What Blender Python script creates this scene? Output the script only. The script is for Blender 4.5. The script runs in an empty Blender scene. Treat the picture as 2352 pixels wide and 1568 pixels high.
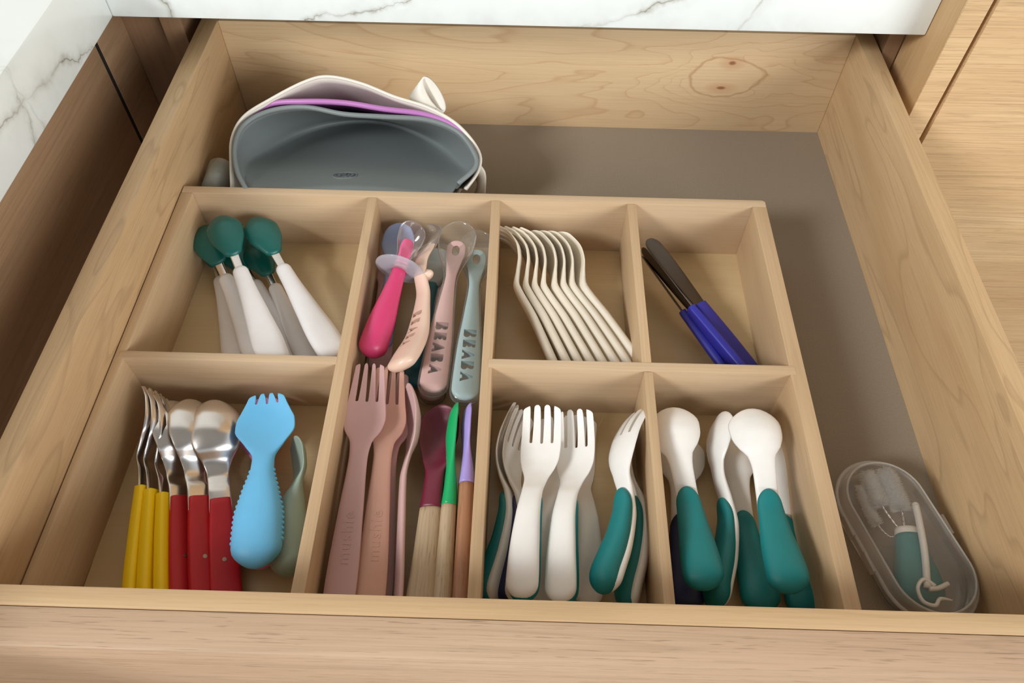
import bpy, bmesh, math, random
import numpy as np
from mathutils import Vector, Matrix

random.seed(7)
S = bpy.context.scene
COL = S.collection

# ---------------------------------------------------------------- camera
CAM = dict(f=1770.22, pitch=0.9354, yaw=0.0153, roll=0.0145, c=Vector((0.2433, -0.1102, 0.4333)))
def cam_rot():
    p, y, r = CAM['pitch'], CAM['yaw'], CAM['roll']
    fwd = Vector((0, math.cos(p), -math.sin(p))); up = Vector((0, math.sin(p), math.cos(p))); right = Vector((1, 0, 0))
    R = Matrix((right, up, -fwd)).transposed()
    return Matrix.Rotation(y, 3, 'Z') @ R @ Matrix.Rotation(r, 3, 'Z')
CR = cam_rot()
cd = bpy.data.cameras.new('camera'); cam = bpy.data.objects.new('camera', cd); COL.objects.link(cam)
cam.matrix_world = Matrix.Translation(CAM['c']) @ CR.to_4x4()
cd.sensor_width = 36; cd.lens = CAM['f'] / 2352 * 36; cd.clip_start = 0.01; cd.clip_end = 50
S.camera = cam

# ---------------------------------------------------------------- light
w = bpy.data.worlds.new('room_light'); S.world = w; w.use_nodes = True
bg = w.node_tree.nodes['Background']; bg.inputs[0].default_value = (0.86, 0.93, 1.0, 1); bg.inputs[1].default_value = 0.82
def area(name, loc, target, size, size_y, power, col):
    l = bpy.data.lights.new(name, 'AREA'); l.shape = 'RECTANGLE'; l.size = size; l.size_y = size_y; l.energy = power; l.color = col
    o = bpy.data.objects.new(name, l); COL.objects.link(o); o.location = loc
    o.rotation_euler = (Vector(target) - Vector(loc)).to_track_quat('-Z', 'Y').to_euler(); return o
area('window_daylight', (-2.3, -1.65, 2.30), (0.22, 0.2, 0.0), 0.80, 0.85, 108, (0.93, 0.97, 1.0))
area('room_window', (2.2, -1.8, 1.00), (0.25, 0.3, 0.0), 1.6, 1.1, 62, (0.95, 0.98, 1.0))
S.view_settings.view_transform = 'Standard'; S.view_settings.look = 'None'
S.view_settings.gamma = 1; S.view_settings.use_curve_mapping = False; S.view_settings.exposure = 0.0

# ---------------------------------------------------------------- helpers
def at(px, py, z=None, x=None, y=None):
    """point of the room seen at a spot of the photograph, on the plane z / x / y"""
    c = CAM['c']; v = CR @ Vector(((px - 1176) / CAM['f'], -(py - 784) / CAM['f'], -1))
    t = (z - c.z) / v.z if z is not None else ((x - c.x) / v.x if x is not None else (y - c.y) / v.y)
    return c + v * t

def tag(o, label=None, cat=None, group=None, kind=None):
    if label: o['label'] = label
    if cat: o['category'] = cat
    if group: o['group'] = group
    if kind: o['kind'] = kind
    return o
def empty(name, loc=(0, 0, 0)):
    o = bpy.data.objects.new(name, None); COL.objects.link(o); o.location = loc; o.empty_display_size = 0.01; return o
def mesh_obj(name, bm, mat, parent=None, smooth=True, recalc=True):
    if recalc: bmesh.ops.recalc_face_normals(bm, faces=bm.faces[:])
    me = bpy.data.meshes.new(name); bm.to_mesh(me); bm.free()
    if smooth:
        for p in me.polygons: p.use_smooth = True
    for m in (mat if isinstance(mat, (list, tuple)) else [mat]): me.materials.append(m)
    o = bpy.data.objects.new(name, me); COL.objects.link(o)
    if parent: o.parent = parent
    return o
def smooth_angle(o, deg=35):
    me = o.data; bm = bmesh.new(); bm.from_mesh(me)
    for f in bm.faces: f.smooth = True
    for e in bm.edges:
        e.smooth = not (len(e.link_faces) == 2 and e.calc_face_angle(0) > math.radians(deg))
    bm.to_mesh(me); bm.free()

def prism(bm, plan, z0, z1, bev=0.0):
    vb = [bm.verts.new((p[0], p[1], z0)) for p in plan]; vt = [bm.verts.new((p[0], p[1], z1)) for p in plan]
    n = len(plan); fs = [bm.faces.new(vb[::-1]), bm.faces.new(vt)]
    for i in range(n): fs.append(bm.faces.new((vb[i], vb[(i + 1) % n], vt[(i + 1) % n], vt[i])))
    if bev:
        es = list({e for f in fs for e in f.edges})
        bmesh.ops.bevel(bm, geom=es, offset=bev, segments=2, affect='EDGES', profile=0.6)
def board(name, plan, z0, z1, mat, parent=None, bev=0.0008):
    bm = bmesh.new(); prism(bm, plan, z0, z1, bev)
    o = mesh_obj(name, bm, mat, parent); smooth_angle(o, 50); return o
def box(name, x0, x1, y0, y1, z0, z1, mat, parent=None, bev=0.0008):
    return board(name, [(x0, y0), (x1, y0), (x1, y1), (x0, y1)], z0, z1, mat, parent, bev)

def pchip(xs, ys, x):
    xs = np.asarray(xs, float); ys = np.asarray(ys, float); h = np.diff(xs); d = np.diff(ys) / h
    m = np.zeros(len(xs)); m[0] = d[0]; m[-1] = d[-1]
    for i in range(1, len(xs) - 1):
        if d[i - 1] * d[i] > 0:
            w1 = 2 * h[i] + h[i - 1]; w2 = h[i] + 2 * h[i - 1]; m[i] = (w1 + w2) / (w1 / d[i - 1] + w2 / d[i])
    i = np.clip(np.searchsorted(xs, x) - 1, 0, len(xs) - 2); t = np.clip((x - xs[i]) / h[i], 0, 1)
    return float((2*t**3-3*t*t+1)*ys[i] + (t**3-2*t*t+t)*h[i]*m[i] + (-2*t**3+3*t*t)*ys[i+1] + (t**3-t*t)*h[i]*m[i+1])
class Prof:
    """stations (s, half width, z, half thickness, cup, squareness, x offset)"""
    def __init__(self, sts):
        self.s = [a[0] for a in sts]; self.c = [[(a[k] if k < len(a) else (2.2 if k == 5 else 0)) for a in sts] for k in range(1, 7)]
    def __call__(self, s): return [pchip(self.s, c, s) for c in self.c]
def capf(q): return 1.0 if q >= 1 else math.sqrt(max(0.0, 1 - (1 - q) ** 2))
def ring_loft(bm, rings, mi=0, cap0=True, cap1=True):
    prev = None; first = None
    for r in rings:
        vs = [bm.verts.new(p) for p in r]
        if prev:
            n = len(vs)
            for i in range(n): bm.faces.new((prev[i], prev[(i + 1) % n], vs[(i + 1) % n], vs[i])).material_index = mi
        else: first = vs
        prev = vs
    if cap0: bm.faces.new(first[::-1]).material_index = mi
    if cap1: bm.faces.new(prev).material_index = mi
def bar(bm, P, s0, s1, r0=0.0, r1=0.0, N=34, n=20, dz=0.0, grow=0.0, tr=0.5, mi=0):
    """lofted solid along Y from the profile P; r0, r1 round the outline at its ends"""
    ss = [s0 + (s1 - s0) * i / N for i in range(N + 1)]
    for e, r, sg in ((s0, r0, 1), (s1, r1, -1)):
        if r: ss = [s for s in ss if abs(s - e) > r] + [e + sg * r * (1 - math.cos(k / 7 * math.pi / 2)) for k in range(0, 8)]
    ss = sorted(set(round(s, 7) for s in ss)); rings = []
    for s in ss:
        w, z, t, cup, e, xo = P(s); k = 1.0; kt = 1.0
        w += grow; t += grow
        if r0: k *= capf((s - s0) / r0); kt *= capf((s - s0) / min(r0, max(t * 1.6, 1e-4)))
        if r1: k *= capf((s1 - s) / r1); kt *= capf((s1 - s) / min(r1, max(t * 1.6, 1e-4)))
        k = max(k, 0.03); kt = max(kt, 0.08); e = max(e, 1.2); ring = []
        for i in range(n):
            a = 2 * math.pi * i / n; ca, sa = math.cos(a), math.sin(a)
            u = math.copysign(abs(ca) ** (2 / e), ca); v = math.copysign(abs(sa) ** (2 / e), sa)
            ring.append((xo + w * k * u, s, z + dz + t * kt * v + cup * (u * k) ** 2))
        rings.append(ring)
    ring_loft(bm, rings, mi)
def tines(bm, P, sr, st, n, hw_root, hw_tip, tw, tip_tw, flare=0.002, over=0.004, z_extra=None, mi=0, shorter=0.0):
    """n tines from the root line sr to the tips st, swelling at the root so that the slots end round"""
    for k in range(n):
        u = -1 + 2 * k / (n - 1); pitch = hw_root * 2 / (n - 1); tip = st - shorter * (abs(u) > .9)
        rings = []
        L = tip - sr
        qs = [-over / L, -0.02] + [0.02 * j for j in range(6)] + [0.12, .2, .35, .5, .65, .8, .9, .95, .98, .995]
        for q in qs:
            s = sr + q * L; qq = max(q, 0); x = u * (hw_root + (hw_tip - hw_root) * qq)
            hw = tw + (tip_tw - tw) * qq
            d = q * L
            if d < flare: hw = tw + (pitch / 2 * 1.02 - tw) * (1 - capf(max(d, 0) / flare)) if d > 0 else pitch / 2 * 1.02
            if abs(u) > .9 and d < flare: hw = min(hw, tw * 1.15)
            if tip - s < tip_tw * 1.3: hw *= max(capf((tip - s) / (tip_tw * 1.3)), .1)
            w, z, t, cup, e, xo = P(min(s, P.s[-1])); uu = x / max(w, hw_root + tw)
            zz = z + cup * uu * uu; t = max(t * (1 - .35 * qq), .0004)
            if q < .12: t *= .45 + .55 * min(1, max(0, (q + .1) / .22))
            if tip - s < tip_tw: t *= max(capf((tip - s) / tip_tw), .25)
            ring = []
            for i in range(10):
                a = 2 * math.pi * i / 10; ca, sa = math.cos(a), math.sin(a)
                ring.append((xo + x + hw * math.copysign(abs(ca) ** .75, ca), s, zz + t * math.copysign(abs(sa) ** .75, sa)))
            rings.append(ring)
        ring_loft(bm, rings, mi)
def tube(bm, pts, r, n=10, closed=False, mi=0, sx=1.0, up=None):
    pts = [Vector(p) for p in pts]; m = len(pts); rings = []; pn = None
    for i, p in enumerate(pts):
        a = pts[(i - 1) % m] if (closed or i) else p; b = pts[(i + 1) % m] if (closed or i < m - 1) else p
        d = (b - a).normalized()
        if up is not None: nn = Vector(up)
        elif pn is None: nn = Vector((0, 0, 1)) if abs(d.z) < .9 else Vector((1, 0, 0))
        else: nn = pn
        nn = (nn - d * nn.dot(d)).normalized(); pn = nn; bb = d.cross(nn)
        rr = r[i] if isinstance(r, (list, tuple)) else r
        rings.append([p + nn * (rr * math.cos(2 * math.pi * k / n)) + bb * (rr * sx * math.sin(2 * math.pi * k / n)) for k in range(n)])
    if closed:
        vs = [[bm.verts.new(q) for q in r_] for r_ in rings]
        for i in range(m):
            A, B = vs[i], vs[(i + 1) % m]
            for k in range(n): bm.faces.new((A[k], A[(k + 1) % n], B[(k + 1) % n], B[k])).material_index = mi
    else: ring_loft(bm, rings, mi)
def spline(pts, n):
    pts = [Vector(p) for p in pts]; out = []
    P = [pts[0] * 2 - pts[1]] + pts + [pts[-1] * 2 - pts[-2]]
    for i in range(1, len(P) - 2):
        for k in range(n):
            t = k / n; a, b, c, d = P[i - 1], P[i], P[i + 1], P[i + 2]
            out.append(.5 * ((2 * b) + (c - a) * t + (2 * a - 5 * b + 4 * c - d) * t * t + (3 * b - a - 3 * c + d) * t ** 3))
    out.append(pts[-1]); return out
def boolean_cut(o, bmc):
    c = mesh_obj('cutter', bmc, M['dark'], smooth=False); m = o.modifiers.new('cut', 'BOOLEAN'); m.object = c; m.operation = 'DIFFERENCE'; m.solver = 'EXACT'
    bpy.context.view_layer.update()
    me = bpy.data.meshes.new_from_object(o.evaluated_get(bpy.context.evaluated_depsgraph_get())); o.modifiers.clear(); me.name = o.data.name; o.data = me
    bpy.data.objects.remove(c); smooth_angle(o, 40)
def cut_slots(o, P, n, s_root, s_tip, hs0, hs1, tip_round=.0022, span=1.07):
    """cut n-1 round-bottomed slots so that one blade becomes n tines with rounded points"""
    bm = bmesh.new(); N = 16; a, b, c, *_ = P(s_root)
    for k in range(n - 1):
        u = (-1 + 2 * (k + 1) / n) * span; left = []; right = []
        top = s_tip + .002
        ss = [s_root + hs0 * (1 - math.cos(q / 5 * math.pi / 2)) for q in range(6)] + [s_root + hs0 + (s_tip - s_root - hs0) * q / N for q in range(1, N + 1)] + [top]
        for s_ in ss:
            W = P(min(s_, P.s[-1]))[0]; d = s_ - s_root; q = min(1, max(0, d / (s_tip - s_root)))
            h = hs0 + (hs1 - hs0) * q
            if d < hs0: h = hs0 * capf(d / hs0) + 1e-5
            e = s_tip - s_
            if e < tip_round: h = h + (W / n * .96 - h) * (1 - capf(max(e, 0) / tip_round))
            left.append((u * W - h, s_)); right.append((u * W + h, s_))
        pl = right + left[::-1]
        vb = [bm.verts.new((x, y, -.03)) for x, y in pl]; vt = [bm.verts.new((x, y, .03)) for x, y in pl]; m = len(pl)
        bm.faces.new(vb[::-1]); bm.faces.new(vt)
        for q in range(m): bm.faces.new((vb[q], vb[(q + 1) % m], vt[(q + 1) % m], vt[q]))
    boolean_cut(o, bm)
def text_mesh(txt, size, depth, mat, parent, name='lettering', M=Matrix.Identity(4), bold=0.0, spacing=1.0):
    cu = bpy.data.curves.new('letters', 'FONT'); cu.body = txt; cu.size = size; cu.extrude = depth; cu.align_x = 'CENTER'; cu.align_y = 'CENTER'
    cu.offset = bold; cu.space_character = spacing; cu.resolution_u = 4
    t = bpy.data.objects.new('letters', cu); COL.objects.link(t)
    me = bpy.data.meshes.new_from_object(t.evaluated_get(bpy.context.evaluated_depsgraph_get()))
    bpy.data.objects.remove(t); me.name = name; me.materials.clear(); me.materials.append(mat); me.transform(M)
    o = bpy.data.objects.new(name, me); COL.objects.link(o); o.parent = parent; return o
def place(o, tip, toward, roll, L, scale=1.0, fit=False, wide=1.0):
    """put a utensil with its head tip at tip and its tail on the line to toward, rolled about its own length"""
    tip = Vector(tip); Y = (tip - Vector(toward)).normalized(); Z = Vector((0, 0, 1)); Z = (Z - Y * Z.dot(Y)).normalized(); X = Y.cross(Z)
    r = math.radians(roll); Z2 = Z * math.cos(r) + X * math.sin(r); X2 = Y.cross(Z2)
    M = Matrix((X2, Y, Z2)).transposed().to_4x4()
    sy = (tip - Vector(toward)).length / L if fit else scale
    o.matrix_world = Matrix.Translation(tip - Y * L * sy) @ M @ Matrix.Diagonal((scale * wide, sy, scale, 1))
def dup(root, keep_parent=None):
    r = root.copy(); COL.objects.link(r)
    if keep_parent: r.parent = keep_parent
    for ch in list(root.children): dup(ch, r)
    return r

# ---------------------------------------------------------------- materials
def rgb(r, g, b):
    f = lambda c: (c / 255 / 12.92 if c <= 10 else ((c / 255 + .055) / 1.055) ** 2.4)
    return (f(r), f(g), f(b), 1)
class NT:
    def __init__(self, name):
        self.m = bpy.data.materials.new(name); self.m.use_nodes = True; self.t = self.m.node_tree; self.n = self.t.nodes
        self.b = self.n['Principled BSDF']
    def new(self, typ, **kw):
        n = self.n.new(typ)
        for k, v in kw.items(): setattr(n, k, v)
        return n
    def link(self, a, b): self.t.links.new(a, b)
    def val(self, n, k, v):
        if hasattr(v, 'links') or hasattr(v, 'is_linked'): self.link(v, n.inputs[k])
        else: n.inputs[k].default_value = v
    def math(self, op, a, b=0.0, c=0.0, clamp=False):
        n = self.new('ShaderNodeMath', operation=op); n.use_clamp = clamp
        for i, v in enumerate((a, b, c)):
            if i < len(n.inputs): self.val(n, i, v)
        return n.outputs[0]
    def coord(self):
        t = self.new('ShaderNodeTexCoord').outputs['Object']; s = self.new('ShaderNodeSeparateXYZ'); self.link(t, s.inputs[0]); return t, s.outputs
    def comb(self, x, y, z):
        n = self.new('ShaderNodeCombineXYZ')
        for i, v in enumerate((x, y, z)): self.val(n, i, v)
        return n.outputs[0]
    def noise(self, vec, scale, detail=2.0, rough=.5, dist=0.0):
        n = self.new('ShaderNodeTexNoise'); self.link(vec, n.inputs['Vector']); n.inputs['Scale'].default_value = scale
        n.inputs['Detail'].default_value = detail; n.inputs['Roughness'].default_value = rough; n.inputs['Distortion'].default_value = dist; return n.outputs['Fac']
    def map(self, vec, scale, loc=(0, 0, 0)):
        n = self.new('ShaderNodeMapping'); self.link(vec, n.inputs[0]); n.inputs['Scale'].default_value = scale; n.inputs['Location'].default_value = loc; return n.outputs[0]
    def ramp(self, fac, stops):
        n = self.new('ShaderNodeValToRGB'); self.link(fac, n.inputs[0]); e = n.color_ramp.elements
        while len(e) < len(stops): e.new(.5)
        for i, (p, c) in enumerate(stops): e[i].position = p; e[i].color = c if len(c) == 4 else (*c, 1)
        return n.outputs[0]
    def mix(self, fac, a, b, mode='MIX'):
        n = self.new('ShaderNodeMix', data_type='RGBA', blend_type=mode); self.val(n, 0, fac)
        for k, v in ((6, a), (7, b)):
            if hasattr(v, 'is_linked'): self.link(v, n.inputs[k])
            else: n.inputs[k].default_value = v
        return n.outputs[2]
    def bump(self, h, strength, dist=.0004):
        n = self.new('ShaderNodeBump'); self.link(h, n.inputs['Height']); n.inputs['Strength'].default_value = strength; n.inputs['Distance'].default_value = dist
        self.link(n.outputs[0], self.b.inputs['Normal'])
G = (0, 0, 0, 1); Wt = (1, 1, 1, 1)
def plastic(name, col, rough=.4, coat=0.0, sub=0.0, bump=0.0, spec=.5):
    k = NT(name); t, _ = k.coord()
    n = k.noise(t, 160, 2)
    k.link(k.mix(k.ramp(n, [(.3, G), (.75, Wt)]), tuple(c * .985 for c in col[:3]) + (1,), tuple(min(1, c * 1.01) for c in col[:3]) + (1,)), k.b.inputs['Base Color'])
    k.b.inputs['Roughness'].default_value = rough; k.b.inputs['Coat Weight'].default_value = coat; k.b.inputs['Coat Roughness'].default_value = .15
    k.b.inputs['Specular IOR Level'].default_value = spec
    if sub: k.b.inputs['Subsurface Weight'].default_value = sub; k.b.inputs['Subsurface Scale'].default_value = .003; k.b.inputs['Subsurface Radius'].default_value = (1, .8, .7)
    if bump: k.bump(k.noise(t, 2500, 1), bump, .0001)
    return k.m
def metal(name, col, rough):
    k = NT(name); t, _ = k.coord(); k.b.inputs['Metallic'].default_value = 1
    n = k.noise(k.map(t, (1500, 30, 1500)), 1, 2)
    k.link(k.ramp(n, [(.3, tuple(c * .97 for c in col[:3])), (.7, col[:3])]), k.b.inputs['Base Color'])
    k.b.inputs['Roughness'].default_value = rough; return k.m
def clear(name, col, alpha, rough=.08):
    """thin see-through plastic: mostly transparent, some milky scatter and a gloss at grazing angles"""
    k = NT(name); k.n.remove(k.b); out = k.n['Material Output']
    tr = k.new('ShaderNodeBsdfTransparent'); tr.inputs[0].default_value = tuple(.92 + .08 * c for c in col[:3]) + (1,)
    df = k.new('ShaderNodeBsdfDiffuse'); df.inputs[0].default_value = col
    gl = k.new('ShaderNodeBsdfGlossy'); gl.inputs['Roughness'].default_value = rough
    lw = k.new('ShaderNodeLayerWeight'); lw.inputs[0].default_value = .22
    m1 = k.new('ShaderNodeMixShader'); k.link(k.math('MULTIPLY_ADD', k.math('POWER', lw.outputs['Facing'], 2.2), .6, alpha, True), m1.inputs[0]); k.link(tr.outputs[0], m1.inputs[1]); k.link(df.outputs[0], m1.inputs[2])
    m2 = k.new('ShaderNodeMixShader'); k.link(k.math('MULTIPLY_ADD', lw.outputs['Fresnel'], .7, .02, True), m2.inputs[0]); k.link(m1.outputs[0], m2.inputs[1]); k.link(gl.outputs[0], m2.inputs[2])
    k.link(m2.outputs[0], out.inputs[0]); return k.m
def wood(name, axis, light, dark, lines=.35, fine=1.0, rough=.45, freq=9, figure=(3.5, 14), flecks=0.0, line_col=None, seed=0.0, contrast=1.0, bump=.15, streak=1.0):
    """grain along axis: broad tone, fine streaks, contour figure lines and dark flecks"""
    k = NT(name); t, s = k.coord()
    a = {'x': 0, 'y': 1, 'z': 2}[axis]
    def sc(al, ac):
        v = [ac] * 3; v[a] = al; return tuple(v)
    loc = (seed, seed * 1.7, seed * .6)
    broad = k.noise(k.map(t, sc(3, 22), loc), 1, 3, .5, .4)
    field = k.noise(k.map(t, sc(figure[0], figure[1]), loc), 1, 2.0, .45, .35)
    fr = k.math('FRACT', k.math('MULTIPLY', field, freq))
    line = k.math('MULTIPLY', k.ramp(fr, [(0.0, G), (.78, (.12,) * 3), (.93, Wt), (1.0, G)]), lines)
    streaks = k.noise(k.map(t, sc(14, 900), loc), 1, 3, .6)
    col = k.mix(k.ramp(broad, [(.3, G), (.72, Wt)]), dark, light)
    col = k.mix(k.math('MULTIPLY', k.ramp(streaks, [(.42, G), (.68, Wt)]), .35 * streak), col, tuple(c * .78 for c in dark[:3]) + (1,))
    col = k.mix(line, col, line_col or tuple(c * .6 for c in dark[:3]) + (1,))
    if flecks:
        fl = k.noise(k.map(t, sc(60, 1500), loc), 1, 1, .5)
        col = k.mix(k.math('MULTIPLY', k.ramp(fl, [(.63, G), (.72, Wt)]), flecks), col, rgb(112, 84, 60))
    k.link(col, k.b.inputs['Base Color'])
    k.b.inputs['Roughness'].default_value = rough
    k.bump(k.math('ADD', streaks, k.math('MULTIPLY', line, .3)), bump, .0002)
    k.out_col = col
    return k

MAP_L, MAP_D = rgb(206, 174, 132), rgb(186, 150, 108)
M = {}
M['maple_y'] = wood('maple_lengthwise', 'y', MAP_L, MAP_D, .38, freq=7, figure=(5, 26), seed=2.0, flecks=.12).m
M['maple_x'] = wood('maple_front', 'x', rgb(206, 174, 132), rgb(192, 157, 116), .25, freq=6, figure=(3, 30), seed=5.0, flecks=.1).m
M['beech_x'] = wood('beech_crosswise', 'x', rgb(208, 180, 146), rgb(193, 163, 128), .12, freq=4, figure=(2, 40), seed=1.0, streak=.9).m
M['beech_y'] = wood('beech_lengthwise', 'y', rgb(206, 176, 138), rgb(187, 154, 116), .15, freq=4, figure=(2, 40), seed=3.0, streak=.9).m
M['birch'] = wood('birch_ply', 'x', rgb(212, 186, 142), rgb(196, 168, 124), .12, freq=4, figure=(3, 10), seed=8.0, rough=.35, streak=.4, bump=.05).m
M['oak_x'] = wood('oak_front', 'x', rgb(202, 172, 142), rgb(182, 150, 120), .25, freq=9, figure=(1.2, 34), flecks=.42, seed=4.0, rough=.5, bump=.35).m
M['oak_door'] = wood('oak_door', 'x', rgb(222, 188, 142), rgb(200, 162, 116), .35, freq=10, figure=(1.0, 60), flecks=.30, seed=6.0, streak=1.6, rough=.5).m
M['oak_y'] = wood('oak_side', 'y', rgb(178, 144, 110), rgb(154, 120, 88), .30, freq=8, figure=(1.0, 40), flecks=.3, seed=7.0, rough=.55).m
M['oak_tall'] = wood('oak_tall_side', 'z', rgb(206, 170, 124), rgb(188, 150, 104), .2, freq=6, figure=(1.0, 40), flecks=.2, seed=9.5, rough=.5).m
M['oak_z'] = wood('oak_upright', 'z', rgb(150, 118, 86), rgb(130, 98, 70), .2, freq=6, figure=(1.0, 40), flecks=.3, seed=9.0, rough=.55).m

def maple_back():
    k = wood('maple_back_panel', 'x', rgb(212, 184, 144), rgb(200, 168, 128), .0, seed=11.0)
    t, s = k.coord(); kx, kz = KNOT
    dx = k.math('SUBTRACT', s[0], kx); dz = k.math('SUBTRACT', s[2], kz)
    wob = k.math('MULTIPLY', k.math('SUBTRACT', k.noise(t, 55, 2), .5), .5)
    d = k.math('SQRT', k.math('ADD', k.math('POWER', k.math('ABSOLUTE', k.math('DIVIDE', dx, .030)), 2), k.math('POWER', k.math('ABSOLUTE', k.math('DIVIDE', dz, .0175)), 2)))
    d = k.math('ADD', d, wob)
    # growth-ring contours that flow round the knot
    f = k.math('ADD', k.noise(k.map(t, (3.6, 1, 15)), 1, 3, .5, .6), k.math('MULTIPLY', k.math('EXPONENT', k.math('MULTIPLY', k.math('MULTIPLY', d, d), -.35)), .35))
    fr = k.math('FRACT', k.math('MULTIPLY', f, 12))
    line = k.ramp(fr, [(0, G), (.70, (.10,) * 3), (.86, (.25,) * 3), (.95, Wt), (1, G)])
    outside = k.ramp(d, [(.49, G), (.52, Wt)])
    ring = k.ramp(k.math('ABSOLUTE', k.math('SUBTRACT', d, 1.0)), [(0, Wt), (.07, G)])
    line = k.math('MULTIPLY', line, k.math('GREATER_THAN', d, 1.0))
    col = k.mix(k.math('MULTIPLY', line, .42), k.out_col, rgb(172, 128, 88))
    col = k.mix(k.math('MULTIPLY', ring, .5), col, rgb(150, 100, 60))
    for ox, oz, rx, rz in ((.003, .0135, .0035, .0022), (-.001, -.010, .0045, .0018)):
        e = k.math('ADD', k.math('POWER', k.math('ABSOLUTE', k.math('DIVIDE', k.math('SUBTRACT', dx, ox), rx)), 2), k.math('POWER', k.math('ABSOLUTE', k.math('DIVIDE', k.math('SUBTRACT', dz, oz), rz)), 2))
        col = k.mix(k.math('MULTIPLY', k.ramp(e, [(.2, Wt), (1.0, G)]), .85), col, rgb(96, 48, 24))
        col = k.mix(k.math('MULTIPLY', k.ramp(k.math('MULTIPLY', e, .08), [(.05, Wt), (1.0, G)]), .35), col, rgb(176, 112, 70))
    k.link(col, k.b.inputs['Base Color']); return k.m

def marble():
    k = NT('white_marble'); t, s = k.coord()
    warp = k.noise(t, 14, 4, .6); w2 = k.noise(k.map(t, (1, 1, 1), (3, 1, 2)), 60, 3, .6)
    wv = k.math('ADD', k.math('MULTIPLY', k.math('SUBTRACT', warp, .5), .028), k.math('MULTIPLY', k.math('SUBTRACT', w2, .5), .012))
    def vein(nx, ny, nz, c, width):
        d = k.math('ADD', k.math('ADD', k.math('MULTIPLY', s[0], nx), k.math('MULTIPLY', s[1], ny)), k.math('ADD', k.math('MULTIPLY', s[2], nz), -c))
        return k.ramp(k.math('DIVIDE', k.math('ABSOLUTE', k.math('ADD', d, wv)), width * 4), [(0, Wt), (.12, (.35,) * 3), (.6, (.08,) * 3), (1, G)])
    tot = None; halo = None
    for nx, ny, nz, p, wd in VEINS:
        n = Vector((nx, ny, nz)).normalized(); v = vein(n.x, n.y, n.z, n.dot(p), wd); h_ = vein(n.x, n.y, n.z, n.dot(p), wd * 5)
        tot = v if tot is None else k.math('MAXIMUM', tot, v); halo = h_ if halo is None else k.math('MAXIMUM', halo, h_)
    gate = k.ramp(k.noise(t, 22, 2), [(.38, (.12,) * 3), (.62, Wt)])
    tot = k.math('MULTIPLY', tot, gate); halo = k.math('MULTIPLY', halo, k.ramp(k.noise(t, 40, 3, .6), [(.4, G), (.65, Wt)]))
    cloud = k.ramp(k.noise(t, 12, 4, .6), [(.48, G), (.8, Wt)])
    col = k.mix(k.math('MULTIPLY', cloud, .25), rgb(236, 240, 235), rgb(212, 218, 212))
    col = k.mix(k.math('MULTIPLY', halo, .6), col, rgb(176, 174, 160))
    col = k.mix(k.math('MULTIPLY', tot, .85), col, rgb(128, 118, 94))
    k.link(col, k.b.inputs['Base Color']); k.b.inputs['Roughness'].default_value = .22; return k.m

YW = .4459; H = .0933; XL = -.0004; XR = .5002; T = .0137; FT = .0090; OT = .0172
_k = at(1665, 178, y=YW); KNOT = (_k.x, _k.z)
CZ = .12; CY = .4042; CX = -.058; CTOP = CZ + .046; CXR = .5297
VEINS = []
def vein_at(face, a, b, wd):
    if face == 'l': p, q = at(*a, x=CX), at(*b, x=CX); d = q - p; n = Vector((0.0, -d.z, d.y))
    else: p, q = at(*a, y=CY), at(*b, y=CY); d = q - p; n = Vector((-d.z, 0.0, d.x))
    n = n.normalized(); VEINS.append((n.x, n.y, n.z, p, wd))
vein_at('l', (0, 275), (225, 95), .0016); vein_at('l', (30, 190), (75, 250), .0008)
vein_at('l', (60, 260), (90, 330), .0010)
vein_at('b', (372, 0), (392, 40), .0014); vein_at('b', (1712, 66), (1765, 0), .0008); vein_at('b', (1440, 30), (1540, 0), .0009); vein_at('b', (800, 30), (900, 5), .0008)
M['marble'] = marble()
M['maple_back'] = maple_back()
def mat_floor():
    k = NT('taupe_liner'); t, _ = k.coord(); n = k.noise(t, 900, 2)
    k.link(k.ramp(n, [(.3, rgb(138, 124, 106)[:3]), (.7, rgb(147, 133, 114)[:3])]), k.b.inputs['Base Color']); k.b.inputs['Roughness'].default_value = .7
    k.bump(n, .1, .0001); return k.m
M['liner'] = mat_floor()
M['white'] = plastic('white_plastic', rgb(242, 237, 230), .32, .2, .1)
M['white_soft'] = plastic('white_silicone', rgb(240, 236, 234), .45, 0, .15)
M['warm_white'] = plastic('warm_white_plastic', rgb(240, 226, 212), .35, .1, .15)
M['cream'] = plastic('cream_plastic', rgb(228, 217, 198), .42, 0, .1)
M['teal'] = plastic('teal_grip', rgb(8, 122, 122), .5, 0, 0, .3)
M['teal_head'] = plastic('teal_silicone', rgb(6, 94, 86), .36, 0, .05)
M['navy'] = plastic('navy_grip', rgb(32, 40, 82), .5, 0, 0, .3)
M['greygrip'] = plastic('grey_blue_grip', rgb(150, 164, 166), .5, 0, 0, .3)
M['steel'] = metal('brushed_steel', (.74, .70, .67), .24)
M['steel_dark_reflection'] = metal('blade_steel', (.10, .085, .075), .32)  # dark reflections of the room put into the base colour of the blades
M['yellow'] = plastic('yellow_handle', rgb(255, 212, 10), .42)
M['red'] = plastic('red_handle', rgb(190, 22, 34), .42)
M['blue_handle'] = plastic('blue_handle', rgb(42, 42, 150), .42)
M['sky'] = plastic('sky_blue_silicone', rgb(112, 196, 242), .5, 0, .08)
M['pink_sil'] = plastic('pink_silicone', rgb(226, 130, 178), .5, 0, .08)
M['sage'] = plastic('sage_silicone', rgb(150, 166, 150), .5, 0, .08)
M['mauve'] = plastic('mauve_plastic', rgb(196, 156, 152), .5, 0, .05, .15)
M['peach'] = plastic('peach_plastic', rgb(208, 160, 140), .5, 0, .05, .15)
M['pinkish'] = plastic('pale_mauve_plastic', rgb(208, 170, 166), .5, 0, .05, .15)
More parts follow.
